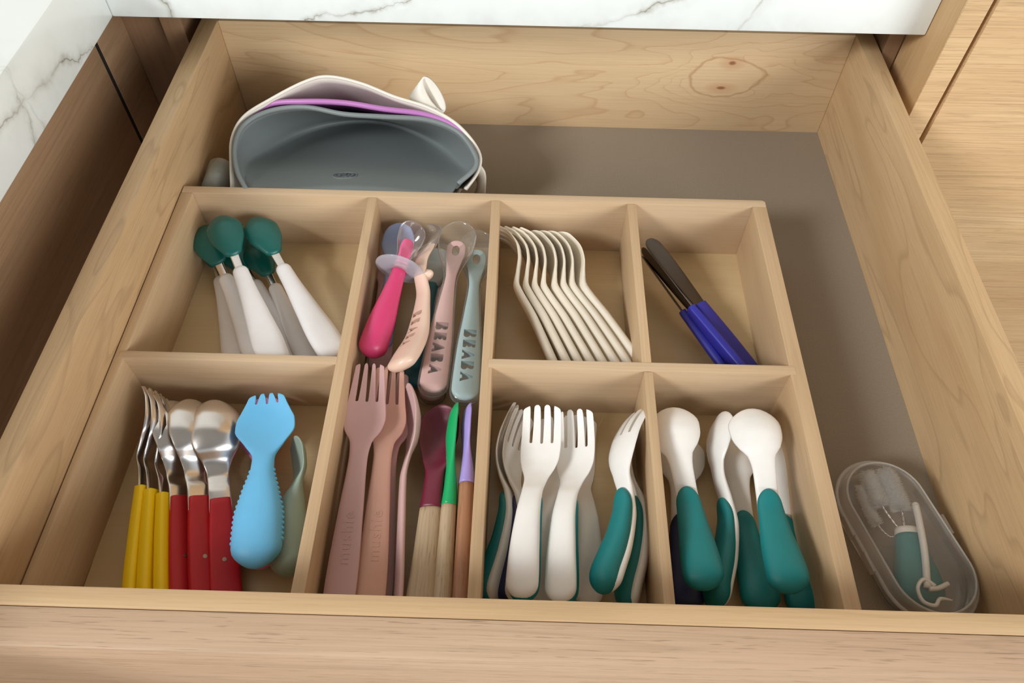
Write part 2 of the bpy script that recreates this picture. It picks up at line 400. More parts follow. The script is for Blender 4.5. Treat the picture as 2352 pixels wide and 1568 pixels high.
M['maroon'] = plastic('maroon_silicone', rgb(112, 26, 50), .42)
M['green'] = plastic('green_silicone', rgb(12, 172, 100), .38)
M['lavender'] = plastic('lavender_silicone', rgb(172, 152, 220), .42)
M['hot_pink'] = plastic('hot_pink_plastic', rgb(206, 58, 108), .4, .15)
M['hot_pink_light'] = plastic('bright_pink_core', rgb(244, 92, 152), .35)
M['beaba_pink'] = plastic('dusty_pink_silicone', rgb(216, 176, 170), .45, 0, .05)
M['beaba_blue'] = plastic('grey_blue_silicone', rgb(172, 192, 192), .45, 0, .05)
M['beige_sil'] = plastic('beige_silicone', rgb(226, 192, 170), .4, .2, .05)
M['periwinkle'] = plastic('periwinkle_silicone', rgb(140, 156, 190), .45, 0, .05)
M['dark_teal'] = plastic('dark_teal_silicone', rgb(28, 92, 98), .45)
M['bib_grey'] = plastic('grey_silicone', rgb(118, 124, 122), .5, 0, 0, .1)
M['bib_letter_shade'] = plastic('emboss_shade', rgb(88, 94, 98), .5)  # emboss shadow put into the colour; the letters are the bib's own silicone
M['bib_purple'] = plastic('orchid_silicone', rgb(178, 114, 172), .42)
M['bib_white'] = plastic('off_white_silicone', rgb(222, 214, 200), .42, 0, .1)
M['rivet'] = metal('brass_rivet', (.50, .38, .26), .35)
M['clear'] = clear('clear_silicone', (.92, .86, .76, 1), .04)
M['clear_grey'] = clear('clear_grey_silicone', (.78, .80, .72, 1), .05)
M['clear_pink'] = clear('clear_pink_silicone', (.92, .74, .80, 1), .05)
M['milky'] = clear('milky_lilac_plastic', (.84, .80, .88, 1), .30)
M['smoke'] = clear('smoky_grey_silicone', (.40, .43, .40, 1), .62)
M['case'] = clear('frosted_case_plastic', (.80, .76, .70, 1), .09, .10)
M['case_rim'] = clear('frosted_case_rim', (.80, .76, .70, 1), .34, .2)
def bristle_mat():
    k = NT('white_bristle'); t, _ = k.coord(); d = k.new('ShaderNodeBsdfDiffuse'); d.inputs[0].default_value = rgb(248, 245, 240); l = k.new('ShaderNodeBsdfTranslucent'); l.inputs[0].default_value = rgb(248, 245, 240)
    tr = k.new('ShaderNodeBsdfTransparent'); m = k.new('ShaderNodeMixShader'); m.inputs[0].default_value = .5; k.link(d.outputs[0], m.inputs[1]); k.link(l.outputs[0], m.inputs[2])
    m2 = k.new('ShaderNodeMixShader'); m2.inputs[0].default_value = .08; k.link(m.outputs[0], m2.inputs[1]); k.link(tr.outputs[0], m2.inputs[2]); k.link(m2.outputs[0], k.n['Material Output'].inputs[0]); return k.m
M['bristle'] = bristle_mat()
M['haze'] = clear('added_bristle_haze', (.95, .94, .93, 1), .42, .6)  # for the added tubes that whiten the bristles
M['hook'] = plastic('ivory_plastic', rgb(240, 232, 220), .35, .2, .1)
M['wood_pale'] = wood('pale_acacia', 'y', rgb(206, 184, 152), rgb(176, 148, 114), .35, freq=6, figure=(6, 180), flecks=.5, seed=1.5, bump=.5).m
M['wood_brown'] = wood('brown_acacia', 'y', rgb(190, 138, 102), rgb(160, 108, 74), .35, freq=6, figure=(6, 180), flecks=.5, seed=2.5, bump=.4).m
M['black'] = plastic('black_gap_shadow', rgb(26, 20, 16), .9)  # shadow of the door gap as a flat black colour
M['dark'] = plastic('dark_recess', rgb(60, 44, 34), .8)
M['steel_rail'] = metal('runner_steel', (.35, .33, .31), .4)

# ---------------------------------------------------------------- structure
def floor_mat():
    k = NT('kitchen_floor'); t, _ = k.coord(); k.link(k.ramp(k.noise(t, 6, 3), [(.3, rgb(120, 96, 74)[:3]), (.7, rgb(140, 114, 88)[:3])]), k.b.inputs['Base Color']); return k.m
def paint(name, c):
    k = NT(name); t, _ = k.coord(); k.link(k.ramp(k.noise(t, 40, 2), [(.3, rgb(*[v - 3 for v in c])[:3]), (.7, rgb(*c)[:3])]), k.b.inputs['Base Color']); k.b.inputs['Roughness'].default_value = .8; return k.m
tag(box('floor', -3.2, 3.2, -3.2, 1.1, -.80, -.78, floor_mat(), bev=0), kind='structure')
tag(box('ceiling', -3.2, 3.2, -3.2, 1.1, 2.75, 2.78, paint('ceiling_paint', (150, 146, 140)), bev=0), kind='structure')
tag(box('wall_back', -3.2, 3.2, 1.02, 1.1, -.78, 2.75, paint('wall_paint', (214, 210, 202)), bev=0), kind='structure')

# countertop, L shaped
ct = empty('countertop', (.2, CY, CZ)); tag(ct, 'white marble countertop with grey and tan veins in the corner above the drawer', 'countertop')
def at_child(o, parent):   # keep world-baked geometry while parented to a moved empty
    o.parent = parent; o.matrix_parent_inverse = Matrix.Translation(parent.location).inverted(); return o
p_l = board('slab', [(-.69, -.60), (CX, -.60), (CX, CY + .0001), (-.69, 1.01)], CZ, CTOP, M['marble'], None, .0012); at_child(p_l, ct)
p_b = board('slab', [(CX + .00015, CY), (CXR, CY), (CXR, 1.01), (-.689, 1.01)], CZ, CTOP, M['marble'], None, .0012); at_child(p_b, ct)

# base cabinet on the left, its oak doors under the counter
LX = CX - .020
lc = empty('base_cabinet', (LX - .3, .1, -.75)); tag(lc, 'oak base cabinet under the left counter, seen along its shaded doors', 'cabinet')
g = at(221, 99, x=LX); gy = g.y
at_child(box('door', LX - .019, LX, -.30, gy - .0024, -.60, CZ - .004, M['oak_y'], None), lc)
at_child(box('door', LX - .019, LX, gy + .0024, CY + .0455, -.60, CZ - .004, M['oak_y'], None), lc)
at_child(box('gap_shadow_strip', LX - .012, LX - .0006, gy - .0025, gy + .0025, -.60, CZ - .005, M['black'], None, 0), lc)  # added black strip standing in for the shadow between the doors
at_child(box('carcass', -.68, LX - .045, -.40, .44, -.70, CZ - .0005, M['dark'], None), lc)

# cabinet that holds the drawer: stile left and right of the opening, dark inside, runners
rc = empty('drawer_cabinet', (.23, .6, -.75)); tag(rc, 'oak cabinet carcass behind the open drawer, under the marble counter', 'cabinet')
FY = CY + .047
at_child(box('filler_panel', LX - .018, -.044, FY, FY + .018, -.66, CZ - .0005, M['oak_z'], None), rc)
at_child(box('side_panel', -.043, -.026, FY - .012, 1.0, -.70, CZ - .0005, M['oak_z'], None), rc)
at_child(box('side_panel', .5170, .5290, FY - .022, 1.0, -.70, CZ - .0005, M['oak_z'], None), rc)
at_child(box('back_board', -.025, .5165, .985, .999, -.70, CZ - .0005, M['oak_z'], None), rc)
at_child(box('lower_front', -.0255, .5165, FY + .002, FY + .02, -.70, -.030, M['oak_x'], None), rc)
at_child(box('runner', -.0255, -.0150, .10, .90, .010, .045, M['steel_rail'], None, .001), rc)
at_child(box('runner', .5145, .5165, .10, .90, .010, .045, M['steel_rail'], None, .0005), rc)

# tall cabinet on the right
tc = empty('tall_cabinet', (.75, .6, -.75)); tag(tc, 'tall oak cabinet with horizontal grain beside the right end of the marble counter', 'cabinet')
TY = .3751; gx0 = .5468; gx1 = .5506
at_child(box('side_panel', CXR + .0006, gx0, TY + .002, 1.0, -.74, 1.2, M['oak_tall'], None, .0002), tc)
at_child(box('front_edge', CXR + .0006, gx0, TY, TY + .0019, -.74, 1.2, M['oak_door'], None, .0004), tc)
at_child(box('door', gx1, 1.15, TY, TY + .02, -.70, 1.2, M['oak_door'], None, .0008), tc)
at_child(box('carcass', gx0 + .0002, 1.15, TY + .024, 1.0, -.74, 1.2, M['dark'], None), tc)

# ---------------------------------------------------------------- drawer
dr = empty('drawer', (.25, .2, -.012)); tag(dr, 'open maple drawer with oak front, holding the cutlery tray', 'drawer')
at_child(box('bottom_panel', XL, XR, 0, YW, -.009, 0, M['liner'], None, 0), dr); dr.children[-1]['label'] = 'taupe drawer bottom'
at_child(box('side_panel', XL - T, XL, -FT, YW + T, -.022, H, M['maple_y'], None, .0012), dr)
at_child(box('side_panel', XR, XR + T, -FT, YW + T, -.022, H, M['maple_y'], None, .0012), dr)
at_child(box('back_panel', XL, XR, YW, YW + T, -.022, H, M['maple_back'], None, .0010), dr)
at_child(box('front_panel', XL, XR, -FT, 0, -.022, H, M['maple_x'], None, .0010), dr)
at_child(box('drawer_front', -.030, .532, -FT - OT, -FT - .0001, -.080, H - .0005, M['oak_x'], None, .0013), dr); dr.children[-1]['label'] = 'oak drawer front with dark flecks'

# ---------------------------------------------------------------- cutlery tray
HT = .0535; TF = .0044
tr = empty('cutlery_tray', (.2, .15, 0)); tag(tr, 'pale beech cutlery tray with seven compartments against the left drawer wall', 'cutlery tray')
def P2(px, py): p = at(px, py, z=HT); return (p.x, p.y)
BL = P2(413, 430); BR = P2(1757, 459); YB = .3005; YI = .2935
xl = .0004; FR = .0008
def lx(A, B, y): return A[0] + (B[0] - A[0]) * (y - A[1]) / (B[1] - A[1])
lines = {}
for key, a, b in (('d1l', (847, 447), (667, 1359)), ('d1r', (867, 447), (700, 1359)), ('d2l', (1129, 459), (1073, 1372)), ('d2r', (1149.5, 459), (1103.6, 1373)),
                  ('d3l', (1441, 469), (1474, 832)), ('d3r', (1461.5, 469), (1497, 834)), ('d4l', (1479, 854), (1524.8, 1387)), ('d4r', (1500, 856), (1552, 1389)),
                  ('rl', (1729, 476), (1939, 1397)), ('rr', (1757, 459), (1980, 1399)), ('ll', (441, 447), (292, 800))):
    lines[key] = (P2(*a), P2(*b))
def X(key, y): return lx(*lines[key], y)
Y0 = .0082
beY, beX = M['beech_y'], M['beech_x']
def strip(name, kl, kr, y0, y1, z0=TF, mat=None):
    o = board(name, [(X(kl, y0), y0), (X(kr, y0), y0), (X(kr, y1), y1), (X(kl, y1), y1)], z0, HT, mat or beY, None, .0007); return at_child(o, tr)
at_child(board('side_rail', [(xl, Y0), (X('ll', Y0) , Y0), (X('ll', YI), YI), (xl, YI)], 0, HT, beY, None, .0007), tr)
strip('side_rail', 'rl', 'rr', Y0, YI, 0)
at_child(board('back_rail', [(xl, YI + .0001), (X('rr', YI), YI + .0001), (X('rr', YB), YB - .0015), (X('rr', YB) - .002, YB), (xl, YB)], 0, HT, beX, None, .0009), tr)
at_child(board('front_rail', [(xl, FR), (X('rr', FR), FR), (X('rr', Y0), Y0 - .0001), (xl, Y0 - .0001)], 0, HT, beX, None, .0007), tr)
at_child(board('tray_bottom', [(xl + .004, Y0 - .003), (X('rl', Y0) + .003, Y0 - .003), (X('rl', YI) + .003, YI + .003), (xl + .004, YI + .003)], .0003, TF, M['birch'], None, 0), tr)
strip('divider', 'd1l', 'd1r', Y0, YI); strip('divider', 'd2l', 'd2r', Y0, YI)
CLB, CLF, CRB, CRF = .1552, .1496, .1565, .1502
strip('divider', 'd3l', 'd3r', CRB, YI); strip('divider', 'd4l', 'd4r', Y0, CRF)
a = P2(277, 826); 
at_child(board('cross_divider', [(X('ll', .15) - .0035, CLF), (X('d1l', CLF) + .0006, CLF), (X('d1l', CLB) + .0006, CLB), (X('ll', .155) - .0035, CLB)], TF, HT + .0003, beX, None, .0007), tr)
at_child(board('cross_divider', [(X('d2r', CRF) - .0025, CRF), (X('rl', CRF) + .0035, CRF + .0008), (X('rl', CRB) + .0035, CRB + .0008), (X('d2r', CRB) - .0025, CRB)], TF, HT + .0003, beX, None, .0007), tr)

# ---------------------------------------------------------------- toddler forks and spoons with coloured grips
LF = .128
PF = Prof([(0, .0082, .0002, .0032, 0, 2.4), (.010, .0092, .0018, .0036, 0, 2.5), (.030, .0084, .0056, .0036, 0, 2.5), (.050, .0070, .0070, .0032, 0, 2.5), (.066, .0062, .0040, .0024, 0, 2.6),
           (.076, .0070, -.0010, .0016, .0004, 2.8), (.086, .0104, -.0046, .0011, .0018, 3.0), (.093, .0120, -.0056, .0010, .0026, 3.0), (.101, .0124, -.0050, .0010, .0028, 3.0), (.116, .0121, -.0010, .0009, .0026, 3), (.128, .0116, .0046, .0007, .0018, 3)])
PGF = Prof([(0, .0076, -.0012, .0060, 0, 2.3), (.010, .0086, -.0018, .0074, 0, 2.3), (.025, .0084, .0010, .0070, 0, 2.3), (.040, .0078, .0036, .0056, 0, 2.3), (.054, .0070, .0040, .0042, 0, 2.3), (.064, .0064, .0024, .0032, 0, 2.3), (.070, .0058, .0006, .0026, 0, 2.3)])
PS = Prof([(0, .0082, .0002, .0032, 0, 2.4), (.010, .0092, .0018, .0036, 0, 2.5), (.030, .0084, .0056, .0036, 0, 2.5), (.050, .0070, .0070, .0032, 0, 2.5), (.066, .0064, .0040, .0024, 0, 2.6),
           (.080, .0066, -.0010, .0018, .0004, 2.8), (.089, .0078, -.0036, .0013, .0016, 2.8), (.097, .0124, -.0060, .0011, .0046, 2.7), (.106, .0152, -.0070, .0010, .0068, 2.6), (.114, .0156, -.0056, .0010, .0064, 2.6), (.128, .0138, .0002, .0010, .0040, 2.6)])
PG = Prof([(0, .0096, -.0012, .0056, 0, 2.3), (.010, .0112, -.0014, .0068, 0, 2.3), (.025, .0104, .0014, .0064, 0, 2.3), (.040, .0088, .0040, .0050, 0, 2.3), (.054, .0074, .0044, .0038, 0, 2.3), (.064, .0066, .0026, .0030, 0, 2.3), (.070, .0060, .0008, .0024, 0, 2.3)])
def toddler(kind, grip):
    nm = 'toddler_fork' if kind == 'f' else 'toddler_spoon'
    t = empty(nm); bm = bmesh.new()
    if kind == 'f':
        bar(bm, PF, 0, .128, r0=.008, r1=.0048, N=60)
    else: bar(bm, PS, 0, .128, r0=.008, r1=.0145, N=44, n=24)
    o = mesh_obj('fork_body' if kind == 'f' else 'spoon_body', bm, M['white'], t)
    if kind == 'f': cut_slots(o, PF, 4, .1035, .128, .0009, .0013, .0026)
    bm = bmesh.new(); bar(bm, PG if kind == 's' else PGF, -.0012, .068, r0=.0085, r1=.010, N=26, dz=-.0008)
    gr = mesh_obj('grip', bm, M[grip], t)
    gr['label'] = {'teal': 'teal rubbery grip', 'navy': 'navy grip', 'greygrip': 'grey grip'}[grip]
    return t
protos = {}
def put_toddler(kind, grip, tip, tz, tail, lz, roll, label, group, fit=True, wide=1.0):
    key = kind + grip
    if key not in protos: protos[key] = toddler(kind, grip); t = protos[key]
    else: t = dup(protos[key])
    place(t, at(*tip, z=tz), at(*tail, z=lz), roll, LF, .96, fit, wide)
    tag(t, label, 'fork' if kind == 'f' else 'spoon', group); return t
gf = 'white toddler forks in the front compartment'; gs = 'white toddler spoons in the front right compartment'
put_toddler('f', 'teal', (1178, 936), .016, (1128, 1385), .014, 70, 'white toddler fork with teal grip standing on edge, leftmost in its compartment', gf)
put_toddler('f', 'navy', (1190, 948), .018, (1178, 1388), .014, 58, 'white toddler fork with navy grip on edge, under the left face-up white fork', gf)
put_toddler('f', 'greygrip', (1280, 962), .010, (1246, 1400), .010, -25, 'white toddler fork with grey grip lying low between the two face-up white forks', gf)
put_toddler('f', 'teal', (1250, 938), .040, (1196, 1376), .036, -14, 'face-up glossy white toddler fork, left of the two on top, its grip hidden beneath', gf)
put_toddler('f', 'greygrip', (1326, 962), .011, (1350, 1395), .012, 20, 'white toddler fork with pale handle mostly hidden beneath the right face-up fork', gf)
put_toddler('f', 'teal', (1326, 948), .036, (1286, 1385), .034, -22, 'face-up white toddler fork on top, a teal edge along its right side', gf)
put_toddler('f', 'teal', (1452, 936), .036, (1392, 1362), .036, 122, 'white toddler fork turned over so its fat teal grip faces up', gf, wide=1.05)
put_toddler('f', 'teal', (1463, 942), .018, (1450, 1400), .014, 84, 'white toddler fork on edge with teal grip, rightmost against the divider', gf)

put_toddler('s', 'navy', (1562, 1000), .012, (1572, 1405), .010, 175, 'white toddler spoon with dark navy grip lying lowest at the left divider', gs)
put_toddler('s', 'teal', (1538, 936), .038, (1622, 1354), .040, 166, 'face-down warm white toddler spoon with teal grip, leftmost on top', gs)
put_toddler('s', 'teal', (1656, 948), .028, (1652, 1395), .018, 104, 'white toddler spoon tilted on edge with teal grip, second from the left', gs)
put_toddler('s', 'teal', (1670, 992), .014, (1752, 1405), .014, 172, 'face-down white toddler spoon with teal grip lying under its neighbour, centre right', gs)
put_toddler('s', 'teal', (1760, 1000), .012, (1852, 1415), .010, 184, 'white toddler spoon with teal grip lying deepest at the right, under the topmost spoon', gs)
put_toddler('s', 'teal', (1724, 938), .044, (1815, 1362), .043, 174, 'face-down bright white toddler spoon with teal grip, topmost at the right', gs)

# ---------------------------------------------------------------- teal headed weaning spoons
LT = .150
PH = Prof([(0, .0105, .0, .0052, 0, 2.6), (.020, .0108, .0010, .0052, 0, 2.6), (.050, .0086, .0020, .0048, 0, 2.4), (.080, .0062, .0016, .0042, 0, 2.2), (.097, .0055, .0006, .0038, 0, 2.2)])
PN = Prof([(.090, .0030, .0006, .0012, 0, 4), (.105, .0032, -.0002, .0011, 0, 4), (.118, .0036, -.0016, .0010, 0, 4)])
PT = Prof([(.107, .0050, -.0010, .0026, 0, 2.4), (.114, .0080, -.0026, .0026, .0012, 2.4), (.126, .0124, -.0048, .0024, .0036, 2.3), (.136, .0134, -.0054, .0022, .0044, 2.3), (.150, .0104, -.0014, .0018, .0034, 2.3)])
def weaning():
    t = empty('weaning_spoon')
    bm = bmesh.new(); bar(bm, PH, 0, .097, r0=.008, r1=.0055, N=26); mesh_obj('handle', bm, M['white_soft'], t)
    bm = bmesh.new(); bar(bm, PN, .090, .118, N=8, n=16); o = mesh_obj('neck', bm, M['steel'], t); o['label'] = 'flat metal neck'
    bm = bmesh.new(); bar(bm, PT, .107, .150, r0=.003, r1=.0135, N=24, n=24); o = mesh_obj('spoon_head', bm, M['teal_head'], t); o['label'] = 'deep teal silicone bowl'
    return t
w0 = weaning(); gw = 'teal headed weaning spoons in the back left compartment'
ws = [((480, 526), .012, (540, 800), .010, 168, 'white handled spoon with dark teal head lying lowest at the left'),
      ((468, 522), .028, (592, 812), .022, 170, 'white handled spoon whose teal head is tucked behind the front left head'),
      ((520, 548), .010, (685, 812), .009, 178, 'white handled spoon mostly hidden under the two left spoons of the teal pile'),
      ((505, 500), .042, (632, 830), .036, 180, 'white handled spoon with teal head, topmost of the left pair'),
      ((582, 560), .014, (716, 830), .014, 178, 'white handled spoon whose teal head lies beneath the right teal head'),
      ((583, 503), .036, (772, 818), .030, 186, 'bright white handled spoon with green teal head, rightmost of the pile')]
for i, (tip, tz, tail, lz, roll, lab) in enumerate(ws):
    t = w0 if i == 0 else dup(w0)
    Lz = at(*tip, z=tz); 
    place(t, Lz, at(*tail, z=lz), roll, LT, .93 if i != 4 else .84); tag(t, lab, 'spoon', gw)

# ---------------------------------------------------------------- cream forks and spoons stacked on edge
LC = .130
ZC = [(0, .0), (.03, .0002), (.070, .0010), (.080, .0026), (.090, -.0020), (.100, -.0078), (.110, -.0100), (.121, -.0070), (.130, .0000)]
def zc(s): return pchip([a for a, b in ZC], [b for a, b in ZC], s)
def stpr(ws_, ts, cups, e=2.6): return Prof([(s, w_, zc(s), t_, c_, e) for (s, w_), t_, c_ in zip(ws_, ts, cups)])
sF = [(0, .0078), (.015, .0082), (.05, .0066), (.080, .0052), (.090, .0066), (.100, .0100), (.109, .0112), (.120, .0110), (.130, .0104)]
sS = [(0, .0078), (.015, .0082), (.05, .0066), (.080, .0052), (.090, .0070), (.100, .0115), (.109, .0132), (.120, .0122), (.130, .0096)]
tt = [.0028, .0030, .0029, .0025, .0017, .0011, .0010, .0009, .0008]
PCF = stpr(sF, tt, [0, 0, 0, 0, .0004, .0014, .0018, .0012, .0006]); PCS = stpr(sS, tt, [0, 0, 0, 0, .0006, .0030, .0040, .0030, .0016])
def cream(kind):
    bm = bmesh.new()
    if kind == 'f': bar(bm, PCF, 0, .130, r0=.006, r1=.0026, N=60)
    else: bar(bm, PCS, 0, .130, r0=.006, r1=.010, N=44, n=22)
    o = mesh_obj('cream_fork' if kind == 'f' else 'cream_spoon', bm, M['cream'])
    if kind == 'f': cut_slots(o, PCF, 4, .109, .130, .0009, .0013, .0022)
    return o
cf, cs = cream('f'), cream('s')
gc = 'cream cutlery nested on edge'
ends = [1262, 1290, 1315, 1340, 1366, 1392, 1417, 1441]
tips = [(1140, 530), (1156, 533), (1172, 535), (1188, 537), (1212, 537), (1228, 538), (1244, 539), (1266, 541)]
nth = ['leftmost', 'second', 'third', 'fourth']
for i in range(8):
    k = i < 4; src = cf if k else cs
    o = src if i in (0, 4) else dup(src)
    place(o, at(*tips[i], z=.035), at(ends[i], 812, z=.018), -98 + (i * 3.2 if i < 7 else 30), LC, .985)
    tag(o, ('cream %s standing on edge, %s from the left of the nested row' if i else 'cream %s on edge at the left end of the nested row of cutlery') % ((('fork' if k else 'spoon'), ['', 'second', 'third', 'fourth', 'fifth', 'sixth', 'seventh', ''][i]) if i else 'fork') if i < 7 else 'cream spoon at the right end of the nested row, its rounded back facing up', 'fork' if k else 'spoon', gc)

# ---------------------------------------------------------------- knives
def knife():
    t = empty('table_knife'); L = .150
    P = Prof([(.070, .0052, 0, .0007, 0, 4), (.09, .0066, 0, .0007, 0, 4), (.125, .0082, 0, .0006, 0, 4), (.150, .0078, 0, .0005, 0, 4)])
    bm = bmesh.new(); bar(bm, P, .070, .150, r1=.009, N=20, n=16); o = mesh_obj('blade', bm, M['steel_dark_reflection'], t); o['label'] = 'plain metal blade with rounded tip'
    P = Prof([(0, .0078, 0, .0032, 0, 4), (.03, .0074, 0, .0034, 0, 4), (.078, .0056, 0, .0030, 0, 4)])
    bm = bmesh.new(); bar(bm, P, 0, .078, r0=.003, r1=.0012, N=16); mesh_obj('handle', bm, M['blue_handle'], t)
    return t
kn = knife()
for i, (tip, tz, tail, lz, roll, lab) in enumerate([
    ((1490, 548), .040, (1738, 868), .012, 16, 'blue handled table knife on the right, its dark blade face up'),
    ((1474, 572), .034, (1716, 866), .020, 78, 'blue handled table knife on edge, in the middle of the three'),
    ((1476, 590), .022, (1676, 864), .009, 62, 'blue handled table knife on edge, leftmost and lowest of the three')]):
    t = kn if i == 0 else dup(kn); place(t, at(*tip, z=tz), at(*tail, z=lz), roll, .150, .93, True); tag(t, lab, 'knife', 'blue handled knives')

# ---------------------------------------------------------------- yellow forks and red spoons
def steel_cutlery(kind):
    t = empty('dinner_fork' if kind == 'f' else 'dinner_spoon')
    zz = [(.074, 0), (.086, .0004), (.098, .0040), (.106, .0010), (.116, -.0060), (.128, -.0078), (.142, -.0022), (.150, .0026)]
    zs = lambda s: pchip([a for a, b in zz], [b for a, b in zz], s)
    if kind == 'f': wv = [(.074, .0050), (.090, .0048), (.100, .0050), (.108, .0068), (.116, .0096), (.124, .0102), (.136, .0100), (.146, .0094)]
    else: wv = [(.074, .0070), (.086, .0066), (.096, .0066), (.104, .0086), (.114, .0140), (.124, .0166), (.136, .0160), (.150, .0110)]
    cu = [0, 0, 0, .0006, .0016, .0020, .0012, .0006] if kind == 'f' else [0, 0, 0, .0008, .0034, .0056, .0054, .0026]
    P = Prof([(s, w_, zs(s), .0008, c, 3) for (s, w_), c in zip(wv, cu)])
    bm = bmesh.new()
    if kind == 'f': bar(bm, P, .070, .146, r1=.0014, N=50)
    else: bar(bm, P, .070, .150, r1=.013, N=34, n=24)
    o = mesh_obj('fork_head' if kind == 'f' else 'spoon_head', bm, M['steel'], t); o['label'] = 'polished metal head'
    if kind == 'f': cut_slots(o, P, 4, .122, .146, .0010, .0016, .003)
    P = Prof([(0, .0092, 0, .0038, 0, 4.5), (.02, .0092, 0, .0040, 0, 4.5), (.05, .0082, 0, .0037, 0, 4.5), (.080, .0062, 0, .0032, 0, 4.5)])
    bm = bmesh.new(); bar(bm, P, 0, .080, r0=.003, r1=.0008, N=16, n=24); h = mesh_obj('handle', bm, M['yellow' if kind == 'f' else 'red'], t)
    for s in (.040,):
        bm = bmesh.new(); bmesh.ops.create_cone(bm, cap_ends=True, segments=14, radius1=.0013, radius2=.0013, depth=.0082, matrix=Matrix.Translation((0, s, 0)))
        r = mesh_obj('rivet', bm, M['rivet'], h, smooth=False)
    return t
df, ds = steel_cutlery('f'), steel_cutlery('s')
for i, (tip, tz, tail, lz, roll, lab) in enumerate([
    ((350, 893), .034, (316, 1335), .014, -112, 'yellow handled metal fork on edge, leftmost against the tray side'),
    ((358, 901), .034, (347, 1335), .014, -110, 'yellow handled metal fork on edge, middle of the three'),
    ((376, 912), .032, (386, 1335), .014, -114, 'yellow handled metal fork next to the red spoons')]):
    t = df if i == 0 else dup(df); place(t, at(*tip, z=tz), at(*tail, z=lz), roll, .146, .93); tag(t, lab, 'fork', 'yellow handled forks')
for i, (tip, tz, tail, lz, roll, lab) in enumerate([
    ((402, 915), .030, (424, 1335), .014, 218, 'red handled metal spoon beside the yellow forks'),
    ((440, 912), .034, (470, 1335), .016, 214, 'red handled metal spoon in the middle of the three'),
    ((490, 914), .034, (518, 1335), .014, 198, 'red handled metal spoon on the right, broad handle and round bowl face down')]):
    t = ds if i == 0 else dup(ds); place(t, at(*tip, z=tz), at(*tail, z=lz), roll, .150, .90); tag(t, lab, 'spoon', 'red handled spoons')

# ---------------------------------------------------------------- sporks
def spork(mat, nm='silicone_spork'):
    P = Prof([(0, .0100, .0010, .0068, 0, 2.1), (.012, .0128, .0010, .0074, 0, 2.1), (.030, .0125, .0012, .0070, 0, 2.1), (.048, .0092, .0010, .0056, 0, 2.1), (.062, .0062, 0, .0040, 0, 2.2), (.070, .0060, -.0010, .0030, 0, 2.3),
              (.080, .0110, -.0030, .0018, .0020, 2.6), (.090, .0165, -.0042, .0014, .0040, 2.8), (.096, .0162, -.0040, .0013, .0038, 2.8), (.103, .0136, -.0032, .0012, .0034, 2.8), (.109, .0112, -.0020, .0012, .0026, 2.8), (.116, .0088, .0000, .0010, .0016, 2.8)])
    bm = bmesh.new(); bar(bm, P, 0, .116, r0=.012, r1=.0042, N=56, n=24); o = mesh_obj(nm, bm, mat)
    cut_slots(o, P, 4, .1085, .116, .0006, .0012, .0045); bm = bmesh.new(); bm.from_mesh(o.data)
    for sd in (-1, 1):
        for k in range(15):
            s = .016 + k * .0032; w_, z, t_, *_ = P(s)
            bmesh.ops.create_icosphere(bm, subdivisions=2, radius=.0013, matrix=Matrix.Translation((sd * (w_ - .0004), s, z)))
    bm.to_mesh(o.data); bm.free(); smooth_angle(o, 45); return o
sp = spork(M['sky']); place(sp, at(614, 903, z=.036), at(587, 1307, z=.032), 0, .116, 1.06, True); tag(sp, 'light blue silicone spork with a bumpy handle, lying face up on a pink one', 'spork', 'soft stubby sporks')
sp2 = dup(sp); sp2.data = sp.data.copy(); sp2.data.materials[0] = M['pink_sil']
place(sp2, at(603, 914, z=.019), at(600, 1308, z=.013), -3, .116, 1.02, True); tag(sp2, 'pink silicone spork hidden under the light blue spork', 'spork')
P = Prof([(0, .0090, .0010, .0084, 0, 2.1), (.014, .0112, .0010, .0104, 0, 2.1), (.036, .0100, .0010, .0092, 0, 2.1), (.056, .0072, .0004, .0062, 0, 2.1), (.068, .0070, -.0014, .0026, .0004, 2.4), (.080, .0110, -.0044, .0014, .0028, 2.6), (.092, .0118, -.0034, .0012, .0034, 2.6), (.104, .0080, .0020, .0010, .0014, 2.6)])
bm = bmesh.new(); bar(bm, P, 0, .104, r0=.011, r1=.008, N=40, n=22)
sg = mesh_obj('silicone_spoon', bm, M['sage']); place(sg, at(684, 1003, z=.030), at(664, 1325, z=.016), -62, .104, 1.0, True); tag(sg, 'sage green silicone spoon tilted on its side beside the light blue spork', 'spoon')

# ---------------------------------------------------------------- matte mauve forks and spoons
LM = .150
PMF = Prof([(0, .0078, 0, .0016, 0, 3), (.020, .0082, 0, .0019, 0, 3), (.060, .0066, .0010, .0019, 0, 3), (.090, .0052, .0012, .0017, 0, 3), (.100, .0062, .0000, .0013, .0003, 3), (.108, .0105, -.0016, .0011, .0012, 3), (.116, .0122, -.0026, .0010, .0018, 3), (.128, .0108, -.0012, .0009, .0014, 3), (.150, .0082, .0044, .0008, .0006, 3)])
PMS = Prof([(0, .0078, 0, .0016, 0, 3), (.020, .0082, 0, .0019, 0, 3), (.060, .0066, .0010, .0019, 0, 3), (.088, .0052, .0016, .0017, 0, 3), (.100, .0074, -.0006, .0013, .0010, 3), (.112, .0128, -.0048, .0011, .0036, 3), (.124, .0142, -.0058, .0010, .0050, 3), (.136, .0132, -.0034, .0010, .0044, 3), (.150, .0095, .0030, .0010, .0014, 3)])
